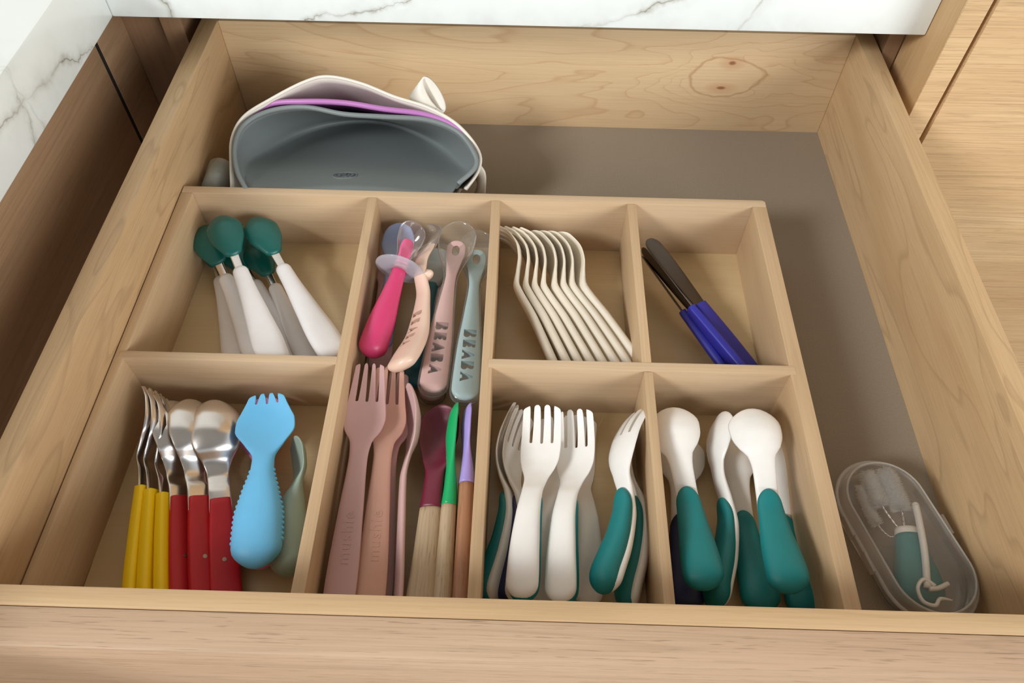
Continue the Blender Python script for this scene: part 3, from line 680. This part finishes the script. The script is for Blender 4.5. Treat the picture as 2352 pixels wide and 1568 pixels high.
def matte(kind, mat, letters=True):
    t = empty('matte_fork' if kind == 'f' else 'matte_spoon'); bm = bmesh.new()
    if kind == 'f': bar(bm, PMF, 0, .150, r0=.005, r1=.0026, N=60)
    else: bar(bm, PMS, 0, .150, r0=.005, r1=.012, N=44, n=22)
    o = mesh_obj('fork_body' if kind == 'f' else 'spoon_body', bm, mat, t)
    if kind == 'f': cut_slots(o, PMF, 4, .1265, .150, .0009, .0013, .0024)
    if letters:
        o = text_mesh('mushie', .0088, .0002, mat, t, M=Matrix.Translation((0, .044, .0)) @ Matrix.Rotation(math.radians(90), 4, 'Z'), spacing=1.15)
        for v in o.data.vertices: p = PMF(v.co.y); v.co.z += p[1] + p[2] * (1 - abs(v.co.x / p[0]) ** 3) ** (1 / 3)
    return t
t = matte('f', M['mauve']); place(t, at(853, 843, z=.036), at(781, 1355, z=.030), 2, LM, 1.04); tag(t, 'matte mauve fork, leftmost, its four tines over the soft spoons', 'fork', 'matte forks')
t = matte('f', M['peach']); place(t, at(896, 851, z=.030), at(851, 1355, z=.024), 10, LM, 1.02); tag(t, 'matte peach fork tucked half under the mauve fork', 'fork', 'matte forks')
t = matte('f', M['pinkish'], False); place(t, at(906, 862, z=.022), at(868, 1362, z=.012), 14, LM, 1.0); tag(t, 'matte pale mauve fork lying beneath the peach fork', 'fork', 'matte forks')
t = matte('s', M['pinkish'], False); place(t, at(946, 884, z=.030), at(915, 1362, z=.020), -72, LM, .99); tag(t, 'matte pale mauve spoon turned on its edge, hollow facing left', 'spoon')
t = matte('s', M['mauve'], False); place(t, at(893, 540, z=.014), at(872, 850, z=.010), 0, LM, .98, True); tag(t, 'mauve spoon lying beneath the hot pink and periwinkle spoons', 'spoon')

# ---------------------------------------------------------------- wooden handled soft spoons
def wood_spoon(head, woodm, junction=.082, L=.150, dp=1.0, wd=1.0):
    t = empty('wooden_handled_spoon')
    P = Prof([(0, .0098, 0, .0058, 0, 2.6), (.02, .0096, 0, .0058, 0, 2.6), (.05, .0078, 0, .0052, 0, 2.5), (junction, .0068, 0, .0046, 0, 2.4)])
    bm = bmesh.new(); bar(bm, P, 0, junction, r0=.004, N=20); mesh_obj('handle', bm, woodm, t)['label'] = 'bare wooden handle'
    a = L - junction
    P = Prof([(junction - .001, .0070, 0, .0048, 0, 2.4), (junction + .12 * a, .0064, .0002, .0042, 0, 2.4), (junction + .30 * a, .0060, -.0004, .0030, .0006, 2.4), (junction + .48 * a, .0096 * wd, -.0050 * dp, .0018, .0054 * dp, 2.4), (junction + .68 * a, .0130 * wd, -.0086 * dp, .0014, .0094 * dp, 2.5), (junction + .86 * a, .0126 * wd, -.0066 * dp, .0013, .0082 * dp, 2.5), (L, .0092 * wd, .0008, .0013, .0036 * dp, 2.4)])
    bm = bmesh.new(); bar(bm, P, junction - .001, L, r1=.011, N=34, n=22); mesh_obj('spoon_head', bm, head, t)
    return t
gwd = 'soft spoons with wooden handles'
t = wood_spoon(M['maroon'], M['wood_pale']); place(t, at(1016, 930, z=.028), at(970, 1360, z=.022), -14, .150, .97); tag(t, 'maroon silicone spoon with pale wooden handle', 'spoon', gwd)
t = wood_spoon(M['green'], M['wood_pale'], dp=.42, wd=.9); place(t, at(1048, 926, z=.030), at(1016, 1360, z=.022), 100, .150, .96); tag(t, 'bright green silicone spoon on edge with pale wooden handle', 'spoon', gwd)
t = wood_spoon(M['lavender'], M['wood_brown'], .096, dp=.42, wd=.9); place(t, at(1080, 927, z=.030), at(1059, 1360, z=.022), 96, .150, .96); tag(t, 'lavender silicone spoon on edge with brown wooden handle', 'spoon', gwd)

# ---------------------------------------------------------------- clear-shelled lettered spoons
def letter_cutters(bm, letters, size, s_start, pitch, depth):
    """stencil letters without counters, reading from head to tail, as solid prisms through the handle"""
    shapes = {
        'B': [(0, 0), (0, 1), (.55, 1), (.68, .93), (.72, .78), (.68, .62), (.58, .52), (.72, .42), (.78, .25), (.73, .09), (.58, 0)],
        'E': [(0, 0), (0, 1), (.66, 1), (.72, .9), (.68, .74), (.54, .69), (.66, .61), (.68, .50), (.66, .40), (.54, .32), (.68, .27), (.76, .12), (.68, 0)],
        'A': [(-.06, 0), (.30, .92), (.36, 1), (.44, 1), (.50, .92), (.86, 0), (.60, 0), (.52, .16), (.28, .16), (.20, 0)]}
    for i, ch in enumerate(letters):
        pts = shapes[ch]; y0 = s_start - i * pitch
        # rotate clockwise: letter x runs towards the tail (-Y), letter y runs to +X
        pl = [((p[1] - .5) * size, y0 - p[0] * size * 1.07) for p in pts]
        vb = [bm.verts.new((x, y, -depth)) for x, y in pl]; vt = [bm.verts.new((x, y, depth)) for x, y in pl]; n = len(pl)
        bm.faces.new(vb[::-1]); bm.faces.new(vt)
        for k in range(n): bm.faces.new((vb[k], vb[(k + 1) % n], vt[(k + 1) % n], vt[k]))
LB = .165
def lettered(core, shell, letters='BEABA', nm='soft_tip_spoon'):
    t = empty(nm)
    P = Prof([(0, .0088, 0, .0026, 0, 3), (.014, .0090, 0, .0028, 0, 3), (.045, .0080, .0008, .0028, 0, 3), (.080, .0052, .0012, .0026, 0, 2.6), (.106, .0036, .0004, .0020, 0, 2.6), (.122, .0052, -.0016, .0011, 0, 3), (.134, .0068, -.0030, .0008, 0, 3), (.146, .0062, -.0024, .0007, 0, 3)])
    bm = bmesh.new(); bar(bm, P, .004, .146, r0=.0085, r1=.0062, N=40, n=22); o = mesh_obj('core', bm, core, t)
    bmc = bmesh.new(); letter_cutters(bmc, letters, .0084, .062, .0092, .006)
    n = 18; lo = [bmc.verts.new((.0028 * math.cos(a), .136 + .0048 * math.sin(a) - (.001 if math.sin(a) < 0 else 0), -.008)) for a in [2 * math.pi * i / n for i in range(n)]]
    hi = [bmc.verts.new((v.co.x, v.co.y, .006)) for v in lo]
    bmc.faces.new(lo[::-1]); bmc.faces.new(hi)
    for k in range(n): bmc.faces.new((lo[k], lo[(k + 1) % n], hi[(k + 1) % n], hi[k]))
    boolean_cut(o, bmc)
    P = Prof([(0, .0096, 0, .0044, 0, 2.6), (.014, .0102, 0, .0050, 0, 2.6), (.045, .0092, .0008, .0046, 0, 2.5), (.080, .0064, .0012, .0040, 0, 2.4), (.106, .0050, .0004, .0032, 0, 2.4), (.120, .0082, -.0014, .0026, .0012, 2.5), (.134, .0126, -.0038, .0020, .0034, 2.6), (.148, .0138, -.0042, .0016, .0040, 2.6), (.165, .0100, .0002, .0012, .0022, 2.6)])
    bm = bmesh.new(); bar(bm, P, 0, .165, r0=.0095, r1=.0130, N=44, n=24); s = mesh_obj('clear_shell', bm, shell, t); s['label'] = 'see-through outer layer and bowl'
    return t
gl = 'soft spoons with clear bowls'
t = lettered(M['beaba_pink'], M['clear']); place(t, at(1057, 507, z=.044), at(990, 912, z=.030), 0, LB, .97, True); tag(t, 'dusty pink lettered spoon with clear bowl, between the beige and grey-blue ones', 'spoon', gl)
t = lettered(M['beaba_blue'], M['clear_grey']); place(t, at(1100, 528, z=.036), at(1066, 930, z=.030), 4, LB, .97, True); tag(t, 'grey-blue lettered spoon with clear bowl along the right divider', 'spoon', gl)
t = lettered(M['beaba_pink'], M['clear']); place(t, at(1018, 560, z=.018), at(990, 930, z=.012), -4, LB, .94, True); tag(t, 'second dusty pink spoon lying hidden beneath the lettered pink spoon', 'spoon', gl)

def side_lettered():
    t = empty('curved_soft_spoon')
    zz = lambda s: pchip([0, .02, .05, .08, .098, .11, .13, .146], [.010, .0045, 0, .002, .0085, .010, .006, .013], s)
    P = Prof([(s, w_, zz(s), th, c, 2.4) for s, w_, th, c in ((0, .0070, .0052, 0), (.015, .0078, .0056, 0), (.045, .0062, .0042, 0), (.078, .0040, .0030, 0), (.098, .0036, .0028, 0), (.108, .0046, .0020, 0), (.120, .0058, .0012, 0), (.130, .0052, .0010, 0))])
    bm = bmesh.new(); bar(bm, P, 0, .130, r0=.007, r1=.005, N=40, n=20); o = mesh_obj('core', bm, M['beige_sil'], t)
    bmc = bmesh.new(); letter_cutters(bmc, 'BEABA', .0056, .060, .0078, .012); boolean_cut(o, bmc)
    P2_ = Prof([(s, w_, zz(s), th, c, 2.4) for s, w_, th, c in ((.100, .0044, .0030, 0), (.110, .0060, .0024, .0006), (.122, .0104, .0018, .0030), (.134, .0112, .0014, .0034), (.146, .0080, .0012, .0020))])
    bm = bmesh.new(); bar(bm, P2_, .100, .146, r0=.002, r1=.011, N=30, n=22); s = mesh_obj('clear_bowl', bm, M['clear'], t)
    bm = bmesh.new(); bmesh.ops.create_uvsphere(bm, u_segments=18, v_segments=12, radius=.0046, matrix=Matrix.Translation((.0010, .096, .0050)) @ Matrix.Diagonal((1.1, 1.0, .9, 1))); mesh_obj('stopper', bm, M['beige_sil'], t)
    return t
t = side_lettered(); place(t, at(1004, 544, z=.036), at(940, 866, z=.036), -40, .146, 1.0, True, 1.45); tag(t, 'beige curved lettered spoon turned on its side, next to the hot pink spoon', 'spoon', gl)

# dark teal spoon beneath
P = Prof([(0, .0085, 0, .0046, 0, 2.4), (.02, .0090, 0, .0048, 0, 2.4), (.07, .0060, 0, .0036, 0, 2.4), (.095, .0048, 0, .0026, 0, 2.4), (.104, .0048, 0, .0024, 0, 2.4)])
t = empty('soft_tip_spoon'); bm = bmesh.new(); bar(bm, P, 0, .104, r0=.008, r1=.003, N=26); mesh_obj('handle', bm, M['dark_teal'], t)
P = Prof([(.098, .0050, 0, .0026, 0, 2.4), (.112, .0088, -.0020, .0020, .0016, 2.5), (.126, .0116, -.0040, .0016, .0034, 2.6), (.142, .0088, 0, .0012, .0016, 2.6)])
bm = bmesh.new(); bar(bm, P, .098, .142, r0=.003, r1=.010, N=26, n=22); mesh_obj('clear_bowl', bm, M['smoke'], t)
place(t, at(1008, 570, z=.020), at(945, 888, z=.014), 0, .142, 1.0, True); tag(t, 'dark teal spoon with smoky bowl lying under the beige curved spoon', 'spoon')

# periwinkle soft spoon
P = Prof([(0, .0080, 0, .0045, 0, 2.4), (.03, .0080, 0, .0045, 0, 2.4), (.08, .0048, 0, .0030, 0, 2.4), (.100, .0050, 0, .0022, 0, 2.4), (.112, .0094, -.0020, .0018, .0014, 2.5), (.124, .0122, -.0036, .0016, .0026, 2.5), (.134, .0112, -.0022, .0014, .0022, 2.5), (.148, .0060, .0012, .0013, .001, 2.4)])
bm = bmesh.new(); bar(bm, P, 0, .148, r0=.007, r1=.007, N=40, n=22)
o = mesh_obj('silicone_spoon', bm, M['periwinkle']); place(o, at(920, 514, z=.034), at(872, 800, z=.012), -6, .148, 1.0, True); tag(o, 'periwinkle blue silicone spoon whose leaf-shaped head shows behind the round shield', 'spoon')

# hot pink training spoon with shield
def training():
    t = empty('training_spoon')
    P = Prof([(0, .0078, 0, .0066, 0, 2.1), (.012, .0096, 0, .0080, 0, 2.1), (.030, .0092, 0, .0076, 0, 2.1), (.060, .0066, 0, .0056, 0, 2.1), (.082, .0050, 0, .0042, 0, 2.2), (.088, .0048, 0, .0040, 0, 2.2)])
    bm = bmesh.new(); bar(bm, P, 0, .088, r0=.009, N=30); mesh_obj('handle', bm, M['hot_pink'], t)
    P = Prof([(.084, .0046, 0, .0038, 0, 2.4), (.104, .0042, -.0010, .0024, 0, 2.6), (.112, .0046, -.0022, .0014, 0, 2.6), (.122, .0034, -.0026, .0008, 0, 2.6)])
    bm = bmesh.new(); bar(bm, P, .084, .122, r1=.003, N=18); mesh_obj('core', bm, M['hot_pink_light'], t)
    P = Prof([(.096, .0050, -.0004, .0036, 0, 2.4), (.106, .0060, -.0016, .0030, .0006, 2.5), (.116, .0088, -.0030, .0022, .0030, 2.6), (.126, .0098, -.0034, .0016, .0040, 2.6), (.140, .0070, .0000, .0012, .0020, 2.6)])
    bm = bmesh.new(); bar(bm, P, .096, .140, r0=.002, r1=.0095, N=30, n=24); mesh_obj('clear_bowl', bm, M['clear_pink'], t)
    bm = bmesh.new(); pr = [(.0050, .0050), (.0051, -.0016), (.010, -.0016), (.0150, -.0004), (.0170, .0006), (.0172, .0016), (.0160, .0022), (.012, .0012), (.0078, .0008), (.0062, .0042)]
    n = 36; rs = []
    for r_, h_ in pr: rs.append([bm.verts.new((r_ * math.cos(2 * math.pi * i / n), .087 + h_, r_ * math.sin(2 * math.pi * i / n))) for i in range(n)])
    for a_, b_ in zip(rs, rs[1:] + rs[:1]):
        for i in range(n): bm.faces.new((a_[i], a_[(i + 1) % n], b_[(i + 1) % n], b_[i]))
    o = mesh_obj('shield', bm, M['milky'], t); o['label'] = 'round milky choke shield'
    return t
t = training(); place(t, at(956, 509, z=.052), at(848, 820, z=.034), 30, .140, .98, True); tag(t, 'hot pink training spoon with round milky shield and clear bowl', 'spoon')

# ---------------------------------------------------------------- silicone bibs behind the tray
def pouch_surface(bm, rim, front, crease, cut=0, nv=20, nt=12):
    """an open pocket: a sheet from the front lip down to the crease, then a wall bulging up to the back rim"""
    R = resample(rim, 110); F = resample(front, 110); C_ = resample(crease, 110); grid = []
    for i in range(110):
        r, f, c = R[i], F[i], C_[i]; row = []
        for j in range(nv + 1):
            v = j / nv
            if v < .5: row.append(f.lerp(c, v / .5))
            else:
                q = (v - .5) / .5; p = c.lerp(r, q); k = math.sin(q * math.pi) * min(1, (r - c).length / .03)
                out = Vector((c.x - .105, (c.y - .33) * 1.2, 0)); out = out.normalized() if out.length > 1e-4 else out
                row.append(p + out * .0015 * k)
        for _ in range(2): row = [row[0]] + [(row[k - 1] + row[k] * 2 + row[k + 1]) / 4 for k in range(1, nv)] + [row[-1]]
        grid.append(row)
    vs = [[bm.verts.new(p) for p in row] if cut <= i <= 109 - cut else None for i, row in enumerate(grid)]
    for i in range(cut, 109 - cut):
        for j in range(nv): bm.faces.new((vs[i][j], vs[i + 1][j], vs[i + 1][j + 1], vs[i][j + 1]))
    return R, grid
def resample(pts, n):
    L = spline(pts, 14); d = [0]
    for a, b in zip(L, L[1:]): d.append(d[-1] + (b - a).length)
    out = []; k = 0
    for i in range(n):
        t = d[-1] * i / (n - 1)
        while k < len(d) - 2 and d[k + 1] < t: k += 1
        out.append(L[k].lerp(L[k + 1], (t - d[k]) / max(d[k + 1] - d[k], 1e-9)))
    return out
def solid_sheet(name, bm, thick, mat, parent, offset=-1):
    o = mesh_obj(name, bm, mat, parent); m = o.modifiers.new('thickness', 'SOLIDIFY'); m.thickness = thick; m.offset = offset; return o
def rimpts(l, n0=1.0): return [at(px, py, z=z) for px, py, z in l]
grey_rim = rimpts([(566, 436, .052), (545, 392, .057), (540, 336, .061), (562, 286, .066), (620, 255, .071), (700, 246, .074), (790, 262, .075), (880, 268, .075), (980, 275, .073), (1050, 302, .068), (1088, 350, .062), (1092, 384, .057), (1052, 422, .052)])
grey_front = rimpts([(570, 440, .050), (600, 444, .051), (640, 444, .051), (680, 445, .051), (720, 446, .051), (760, 447, .051), (800, 448, .051), (850, 449, .051), (890, 449, .051), (930, 450, .051), (970, 450, .051), (1010, 451, .051), (1040, 446, .050)])
crease = rimpts([(566, 436, .048), (560, 400, .046), (574, 372, .036), (625, 343, .024), (690, 306, .012), (760, 282, .006), (840, 273, .004), (920, 285, .006), (1000, 326, .017), (1058, 382, .034), (1074, 404, .043), (1050, 424, .046)])
gb = empty('silicone_bib', (.11, .35, 0)); tag(gb, 'grey silicone bib with its open pocket facing up, innermost of the three bibs', 'bib', 'silicone bibs behind the tray')
bm = bmesh.new(); R, grid = pouch_surface(bm, grey_rim, grey_front, crease)
at_child(solid_sheet('pocket', bm, .0014, M['bib_grey'], None), gb)
bm = bmesh.new(); tube(bm, R, .0019, 8); at_child(mesh_obj('rim', bm, M['bib_grey'], None), gb)
# maker's mark: raised oval and letters on the sloping sheet
gi = min(((i, j) for i in range(2, 108) for j in range(1, 9)), key=lambda ij: (grid[ij[0]][ij[1]] - CAM['c']).normalized().angle((at(793, 399, z=.04) - CAM['c']).normalized()))
pc = grid[gi[0]][gi[1]]; nx_ = (grid[gi[0] + 1][gi[1]] - grid[gi[0] - 1][gi[1]]).normalized(); ny_ = (grid[gi[0]][gi[1] + 1] - grid[gi[0]][max(gi[1] - 1, 0)]).normalized(); nz_ = nx_.cross(ny_).normalized(); ny_ = nz_.cross(nx_)
if nz_.dot(CAM['c'] - pc) < 0: nz_ = -nz_; nx_ = -nx_
if nx_.x < 0: nx_ = -nx_; ny_ = -ny_
Mx = Matrix((nx_, ny_, nz_)).transposed().to_4x4(); Mx.translation = pc + nz_ * .0016
bm = bmesh.new(); tube(bm, [Mx @ Vector((.0088 * math.cos(a), .0056 * math.sin(a), 0)) for a in [2 * math.pi * i / 40 for i in range(40)]], .00032, 6, closed=True); at_child(mesh_obj('logo_oval', bm, M['bib_grey'], None), gb)
lt = text_mesh('OXO', .0058, .0004, M['bib_letter_shade'], None, M=Mx @ Matrix.Diagonal((1, 1.45, 1, 1)), bold=.00012, spacing=1.15); lt.parent = None; at_child(lt, gb); lt['label'] = 'raised letters OXO'

pb = empty('silicone_bib', (.11, .37, 0)); tag(pb, 'orchid purple silicone bib showing as a thin band between the grey and off-white bibs', 'bib', 'silicone bibs behind the tray')
pr_rim = rimpts([(566, 437, .046), (552, 392, .050), (548, 335, .055), (566, 280, .063), (620, 240, .072), (700, 233, .077), (790, 236, .078), (880, 250, .077), (980, 264, .074), (1050, 294, .069), (1087, 345, .058), (1088, 386, .052), (1052, 432, .046)])
pr_front = [p + Vector((0, .0035, -.007)) for p in grey_front]
bm = bmesh.new(); Rp, _g = pouch_surface(bm, pr_rim, pr_front, [p + Vector((0, .004, -.006)) for p in crease], cut=30); at_child(solid_sheet('pocket', bm, .0012, M['bib_purple'], None), pb)
bm = bmesh.new(); tube(bm, Rp[18:-12], .0021, 8); at_child(mesh_obj('rim', bm, M['bib_purple'], None), pb)

wb = empty('silicone_bib', (.11, .38, 0)); tag(wb, 'off-white silicone bib with curled neck strap, outermost behind the grey and purple ones', 'bib', 'silicone bibs behind the tray')
w_rim = rimpts([(533, 440, .046), (531, 380, .052), (533, 318, .060), (560, 268, .068), (622, 228, .077), (700, 188, .085), (755, 176, .088), (830, 192, .086), (905, 222, .082), (985, 248, .078), (1052, 288, .071), (1098, 345, .060), (1100, 388, .053), (1070, 436, .046)])
w_front = [p + Vector((0, .007, -.014)) for p in grey_front]; w_front.append(w_front[-1] + Vector((.003, .001, 0)))
bm = bmesh.new(); Rw, _g = pouch_surface(bm, w_rim, w_front, [p + Vector((0, .008, -.011)) for p in crease]); at_child(solid_sheet('pocket', bm, .0014, M['bib_white'], None), wb)
bm = bmesh.new(); tube(bm, Rw, .0013, 8); at_child(mesh_obj('rim', bm, M['bib_white'], None), wb)
def ribbon(pts, width_vec, mat, thick=.0016, n=8):
    bm = bmesh.new(); L = spline(pts, n); wv = width_vec if isinstance(width_vec, list) else [width_vec] * len(pts); Wv = spline(wv, n)
    a = [bm.verts.new(p) for p in L]; b = [bm.verts.new(p + q) for p, q in zip(L, Wv)]
    for i in range(len(a) - 1): bm.faces.new((a[i], a[i + 1], b[i + 1], b[i]))
    return solid_sheet('neck_strap', bm, thick, mat, None, 0)
# curled strap standing up behind the right of the rim
c0 = at(997, 216, z=.082)
loop = [c0 + Vector((math.cos(a) * .0060 + math.sin(a) * -.0055, math.sin(a) * .007, math.sin(a) * .0095 - math.cos(a) * .0015)) for a in [math.radians(d) for d in range(-120, 241, 30)]]
o = ribbon([p + Vector((0, 0, 0)) for p in loop], Vector((-.011, .002, -.016)), M['bib_white']); at_child(o, wb)
# strap tab hanging down at the right
s0 = at(1096, 378, z=.050); s1 = at(1114, 400, z=.044); s2 = at(1114, 445, z=.030)
o = ribbon([s0 + Vector((.002, 0, 0)), s1, s2], [Vector((-.004, .004, -.016)), Vector((-.006, .004, -.014)), Vector((-.010, .004, -.010))], M['bib_white']); at_child(o, wb)

# rolled grey strap at the left wall
c0 = at(503, 372, z=.034)
gs_ = []
for k in range(0, 15):
    a = math.radians(200 - k * 26); r_ = .0115 - .0004 * k
    gs_.append(Vector((.0130 + r_ * math.cos(a) , .326, .0300 + r_ * math.sin(a) * 1.15)))
bm = bmesh.new(); L_ = spline(gs_, 4); a_ = []; b_ = []
for i, p in enumerate(L_):
    a_.append(bm.verts.new(p + Vector((0, -.019, 0)))); b_.append(bm.verts.new(p + Vector((0.001, .014, .004))))
for i in range(len(a_) - 1): bm.faces.new((a_[i], a_[i + 1], b_[i + 1], b_[i]))
o = solid_sheet('rolled_strap', bm, .0014, M['smoke'], None, 0); tag(o, 'smoky grey rolled silicone strap in the corner left of the bibs', 'strap')

# ---------------------------------------------------------------- clear case with bottle brushes
A = at(2036, 1148, z=.022); B = at(2128, 1318, z=.022)
ax = (B - A); ax.z = 0; ax.normalize(); sd = Vector((-ax.y, ax.x, 0)); RW = .0252
A2 = at(2026, 1156, z=.013); B2 = at(2128, 1324, z=.013); A2.z = B2.z = 0
def stadium(r, n=20):
    out = []
    base = math.atan2(ax.y, ax.x)
    for i in range(n + 1): a = base - math.pi / 2 + math.pi * i / n; out.append(B2 + Vector((math.cos(a), math.sin(a), 0)) * r)
    for i in range(n + 1): a = base + math.pi / 2 + math.pi * i / n; out.append(A2 + Vector((math.cos(a), math.sin(a), 0)) * r)
    return out
cs_ = empty('brush_case', (A2 + B2) / 2 + Vector((0, 0, .0005))); tag(cs_, 'clear rounded plastic travel case holding cleaning brushes, right of the tray', 'case')
def shell(prof, mat, name, close_top=None):
    bm = bmesh.new(); rows = []
    for r_, z_ in prof: rows.append([bm.verts.new(p + Vector((0, 0, z_))) for p in stadium(RW * r_)])
    for a_, b_ in zip(rows, rows[1:]):
        n = len(a_)
        for i in range(n): bm.faces.new((a_[i], a_[(i + 1) % n], b_[(i + 1) % n], b_[i]))
    if close_top == 'last': bm.faces.new(rows[-1])
    if close_top == 'first': bm.faces.new(rows[0][::-1])
    o = mesh_obj(name, bm, mat, None); smooth_angle(o, 50); return at_child(o, cs_)
shell([(.80, .0006), (.92, .0010), (.98, .003), (1.0, .008), (1.01, .0125), (1.045, .0130)], M['case'], 'base_shell', 'first')
shell([(1.05, .0132), (1.055, .0148), (1.02, .0150), (1.0, .017), (.97, .0195), (.90, .0210)], M['case_rim'], 'lid_edge')
shell([(.90, .0210), (.86, .0214), (.80, .0216)], M['case'], 'lid', 'last')
bm = bmesh.new(); tube(bm, [p + Vector((0, 0, .0140)) for p in stadium(RW * 1.05)], .0011, 8, closed=True); at_child(mesh_obj('seam_rim', bm, M['case_rim'], None), cs_)
bm = bmesh.new(); tube(bm, [p + Vector((0, 0, .0206)) for p in stadium(RW * .90)], .0008, 8, closed=True); at_child(mesh_obj('lid_ridge', bm, M['case_rim'], None), cs_)
for q, sg_ in ((.22, 1), (.70, 1), (.45, -1)):
    c = A2.lerp(B2, q) - sd * sg_ * RW * 1.06; bm = bmesh.new()
    pl = [c - ax * .006, c + ax * .006, c + ax * .006 - sd * sg_ * .0018, c - ax * .006 - sd * sg_ * .0018]
    prism(bm, [(p.x, p.y) for p in (pl if sg_ < 0 else pl[::-1])], .0110, .0165, .0005); at_child(mesh_obj('latch', bm, M['case_rim'], None), cs_)

br = empty('bottle_brush', at(2090, 1330, z=.012)); tag(br, 'teal handled cleaning brush set with white bristles on twisted wires, inside the clear case', 'brush')
def BP(px, py, z): return at(px, py, z=z)
h0 = BP(2084, 1226, .011); h1 = BP(2122, 1392, .010)
hd = (h1 - h0); Lh = hd.length
P = Prof([(0, .0068, 0, .0060, 0, 2.4), (.25 * Lh, .0088, 0, .0070, 0, 2.4), (.7 * Lh, .0128, 0, .0078, 0, 2.4), (Lh, .0130, 0, .0070, 0, 2.4)])
bm = bmesh.new(); bar(bm, P, .001, Lh, r1=.008, N=20); o = mesh_obj('handle', bm, M['teal'], None)
Yv = hd.normalized(); Zv = Vector((0, 0, 1)); Zv = (Zv - Yv * Zv.dot(Yv)).normalized(); Xv = Yv.cross(Zv); MM = Matrix((Xv, Yv, Zv)).transposed().to_4x4(); MM.translation = h0
o.data.transform(MM); at_child(o, br)
P = Prof([(-.003, .0064, 0, .0056, 0, 2.4), (.002, .0070, 0, .0062, 0, 2.4)])
bm = bmesh.new(); bar(bm, P, -.003, .002, N=3); o = mesh_obj('collar', bm, M['hook'], None); o.data.transform(MM); at_child(o, br)
def twisted(pts, nm='twisted_wire'):
    L = spline(pts, 14); bm = bmesh.new()
    for ph in (0, math.pi):
        tube(bm, [p + Vector((math.cos(i * 1.1 + ph) * .0004, 0, math.sin(i * 1.1 + ph) * .0004)) for i, p in enumerate(L)], .00042, 6)
    at_child(mesh_obj(nm, bm, M['steel'], None), br); return L
def bristles(L, i0, rad, nb, nm='bristles'):
    bm = bmesh.new(); rnd = random.Random(nb); K = len(L)
    for b in range(nb):
        f = i0 + (K - 1 - i0) * rnd.random(); i = min(int(f), K - 2); p = L[i].lerp(L[i + 1], f - i); d = (L[i + 1] - L[i]).normalized()
        a = rnd.random() * 2 * math.pi; n1 = d.cross(Vector((0, 0, 1))).normalized(); n2 = d.cross(n1)
        out = n1 * math.cos(a) + n2 * math.sin(a)
        if out.z < 0: out.z *= .6
        rr = rad * (.82 + .25 * rnd.random()) * (1 if f < K * .9 else .8); e = p + out * rr + d * rnd.uniform(-.0012, .0012); s = d * .00022; u = out.cross(d) * .00022
        v = [bm.verts.new(p + s), bm.verts.new(p - s), bm.verts.new(e)]; bm.faces.new(v)
        v = [bm.verts.new(p + u), bm.verts.new(p - u), bm.verts.new(e)]; bm.faces.new(v)
    o = mesh_obj(nm, bm, M['bristle'], None, recalc=False); at_child(o, br); o['kind'] = 'stuff'
    bm = bmesh.new(); seg = L[int(i0):]; m = len(seg); tube(bm, seg, [rad * .72 * math.sqrt(max(.05, 1 - abs(2 * i / (m - 1) - 1) ** 6)) for i in range(m)], 14); at_child(mesh_obj('bristle_brightener', bm, M['haze'], None), br)  # milky tube added to brighten the bristle bundle, not a part of the brush
    return o
c1 = BP(2080, 1225, .012)
Lw = twisted([c1, BP(2070, 1172, .013), BP(2050, 1125, .014), BP(2030, 1078, .014)]); bristles(Lw, 14, .0068, 4200)
Lw = twisted([c1 + Vector((-.002, 0, 0)), BP(2030, 1168, .012), BP(2010, 1130, .011), BP(1990, 1085, .011)]); bristles(Lw, 16, .0066, 3600)
Lw = twisted([c1 + Vector((-.003, .0, -.004)), BP(2040, 1230, .007), BP(2006, 1190, .007), BP(1974, 1115, .008)]); bristles(Lw, 24, .0046, 1500)

hk = empty('hook_tool', BP(2120, 1350, .02)); tag(hk, 'ivory plastic hook tool with looped strap lying over the teal brush handle', 'hook')
bm = bmesh.new(); L = spline([BP(2103, 1160, .0195), BP(2112, 1200, .0195), BP(2124, 1270, .0195), BP(2130, 1350, .0190)], 8); tube(bm, L, [.0020] * len(L), 12)
bmesh.ops.create_uvsphere(bm, u_segments=12, v_segments=8, radius=.0020, matrix=Matrix.Translation(L[0])); at_child(mesh_obj('rod', bm, M['hook'], None), hk)
bm = bmesh.new(); L = spline([BP(2148, 1345, .0200), BP(2122, 1330, .0205), BP(2108, 1350, .0205), BP(2120, 1380, .0200), BP(2148, 1390, .0200), BP(2160, 1375, .0200), BP(2188, 1378, .0195)], 8); tube(bm, L, [.0011] * (len(L) - 8) + [.0011 - .0001 * k for k in range(8)], 8); at_child(mesh_obj('loop', bm, M['hook'], None), hk)
bm = bmesh.new(); L = spline([BP(2134, 1352, .0195), BP(2156, 1350, .0195), BP(2178, 1340, .0195)], 8); tube(bm, L, .0014, 8); at_child(mesh_obj('peg', bm, M['hook'], None), hk)
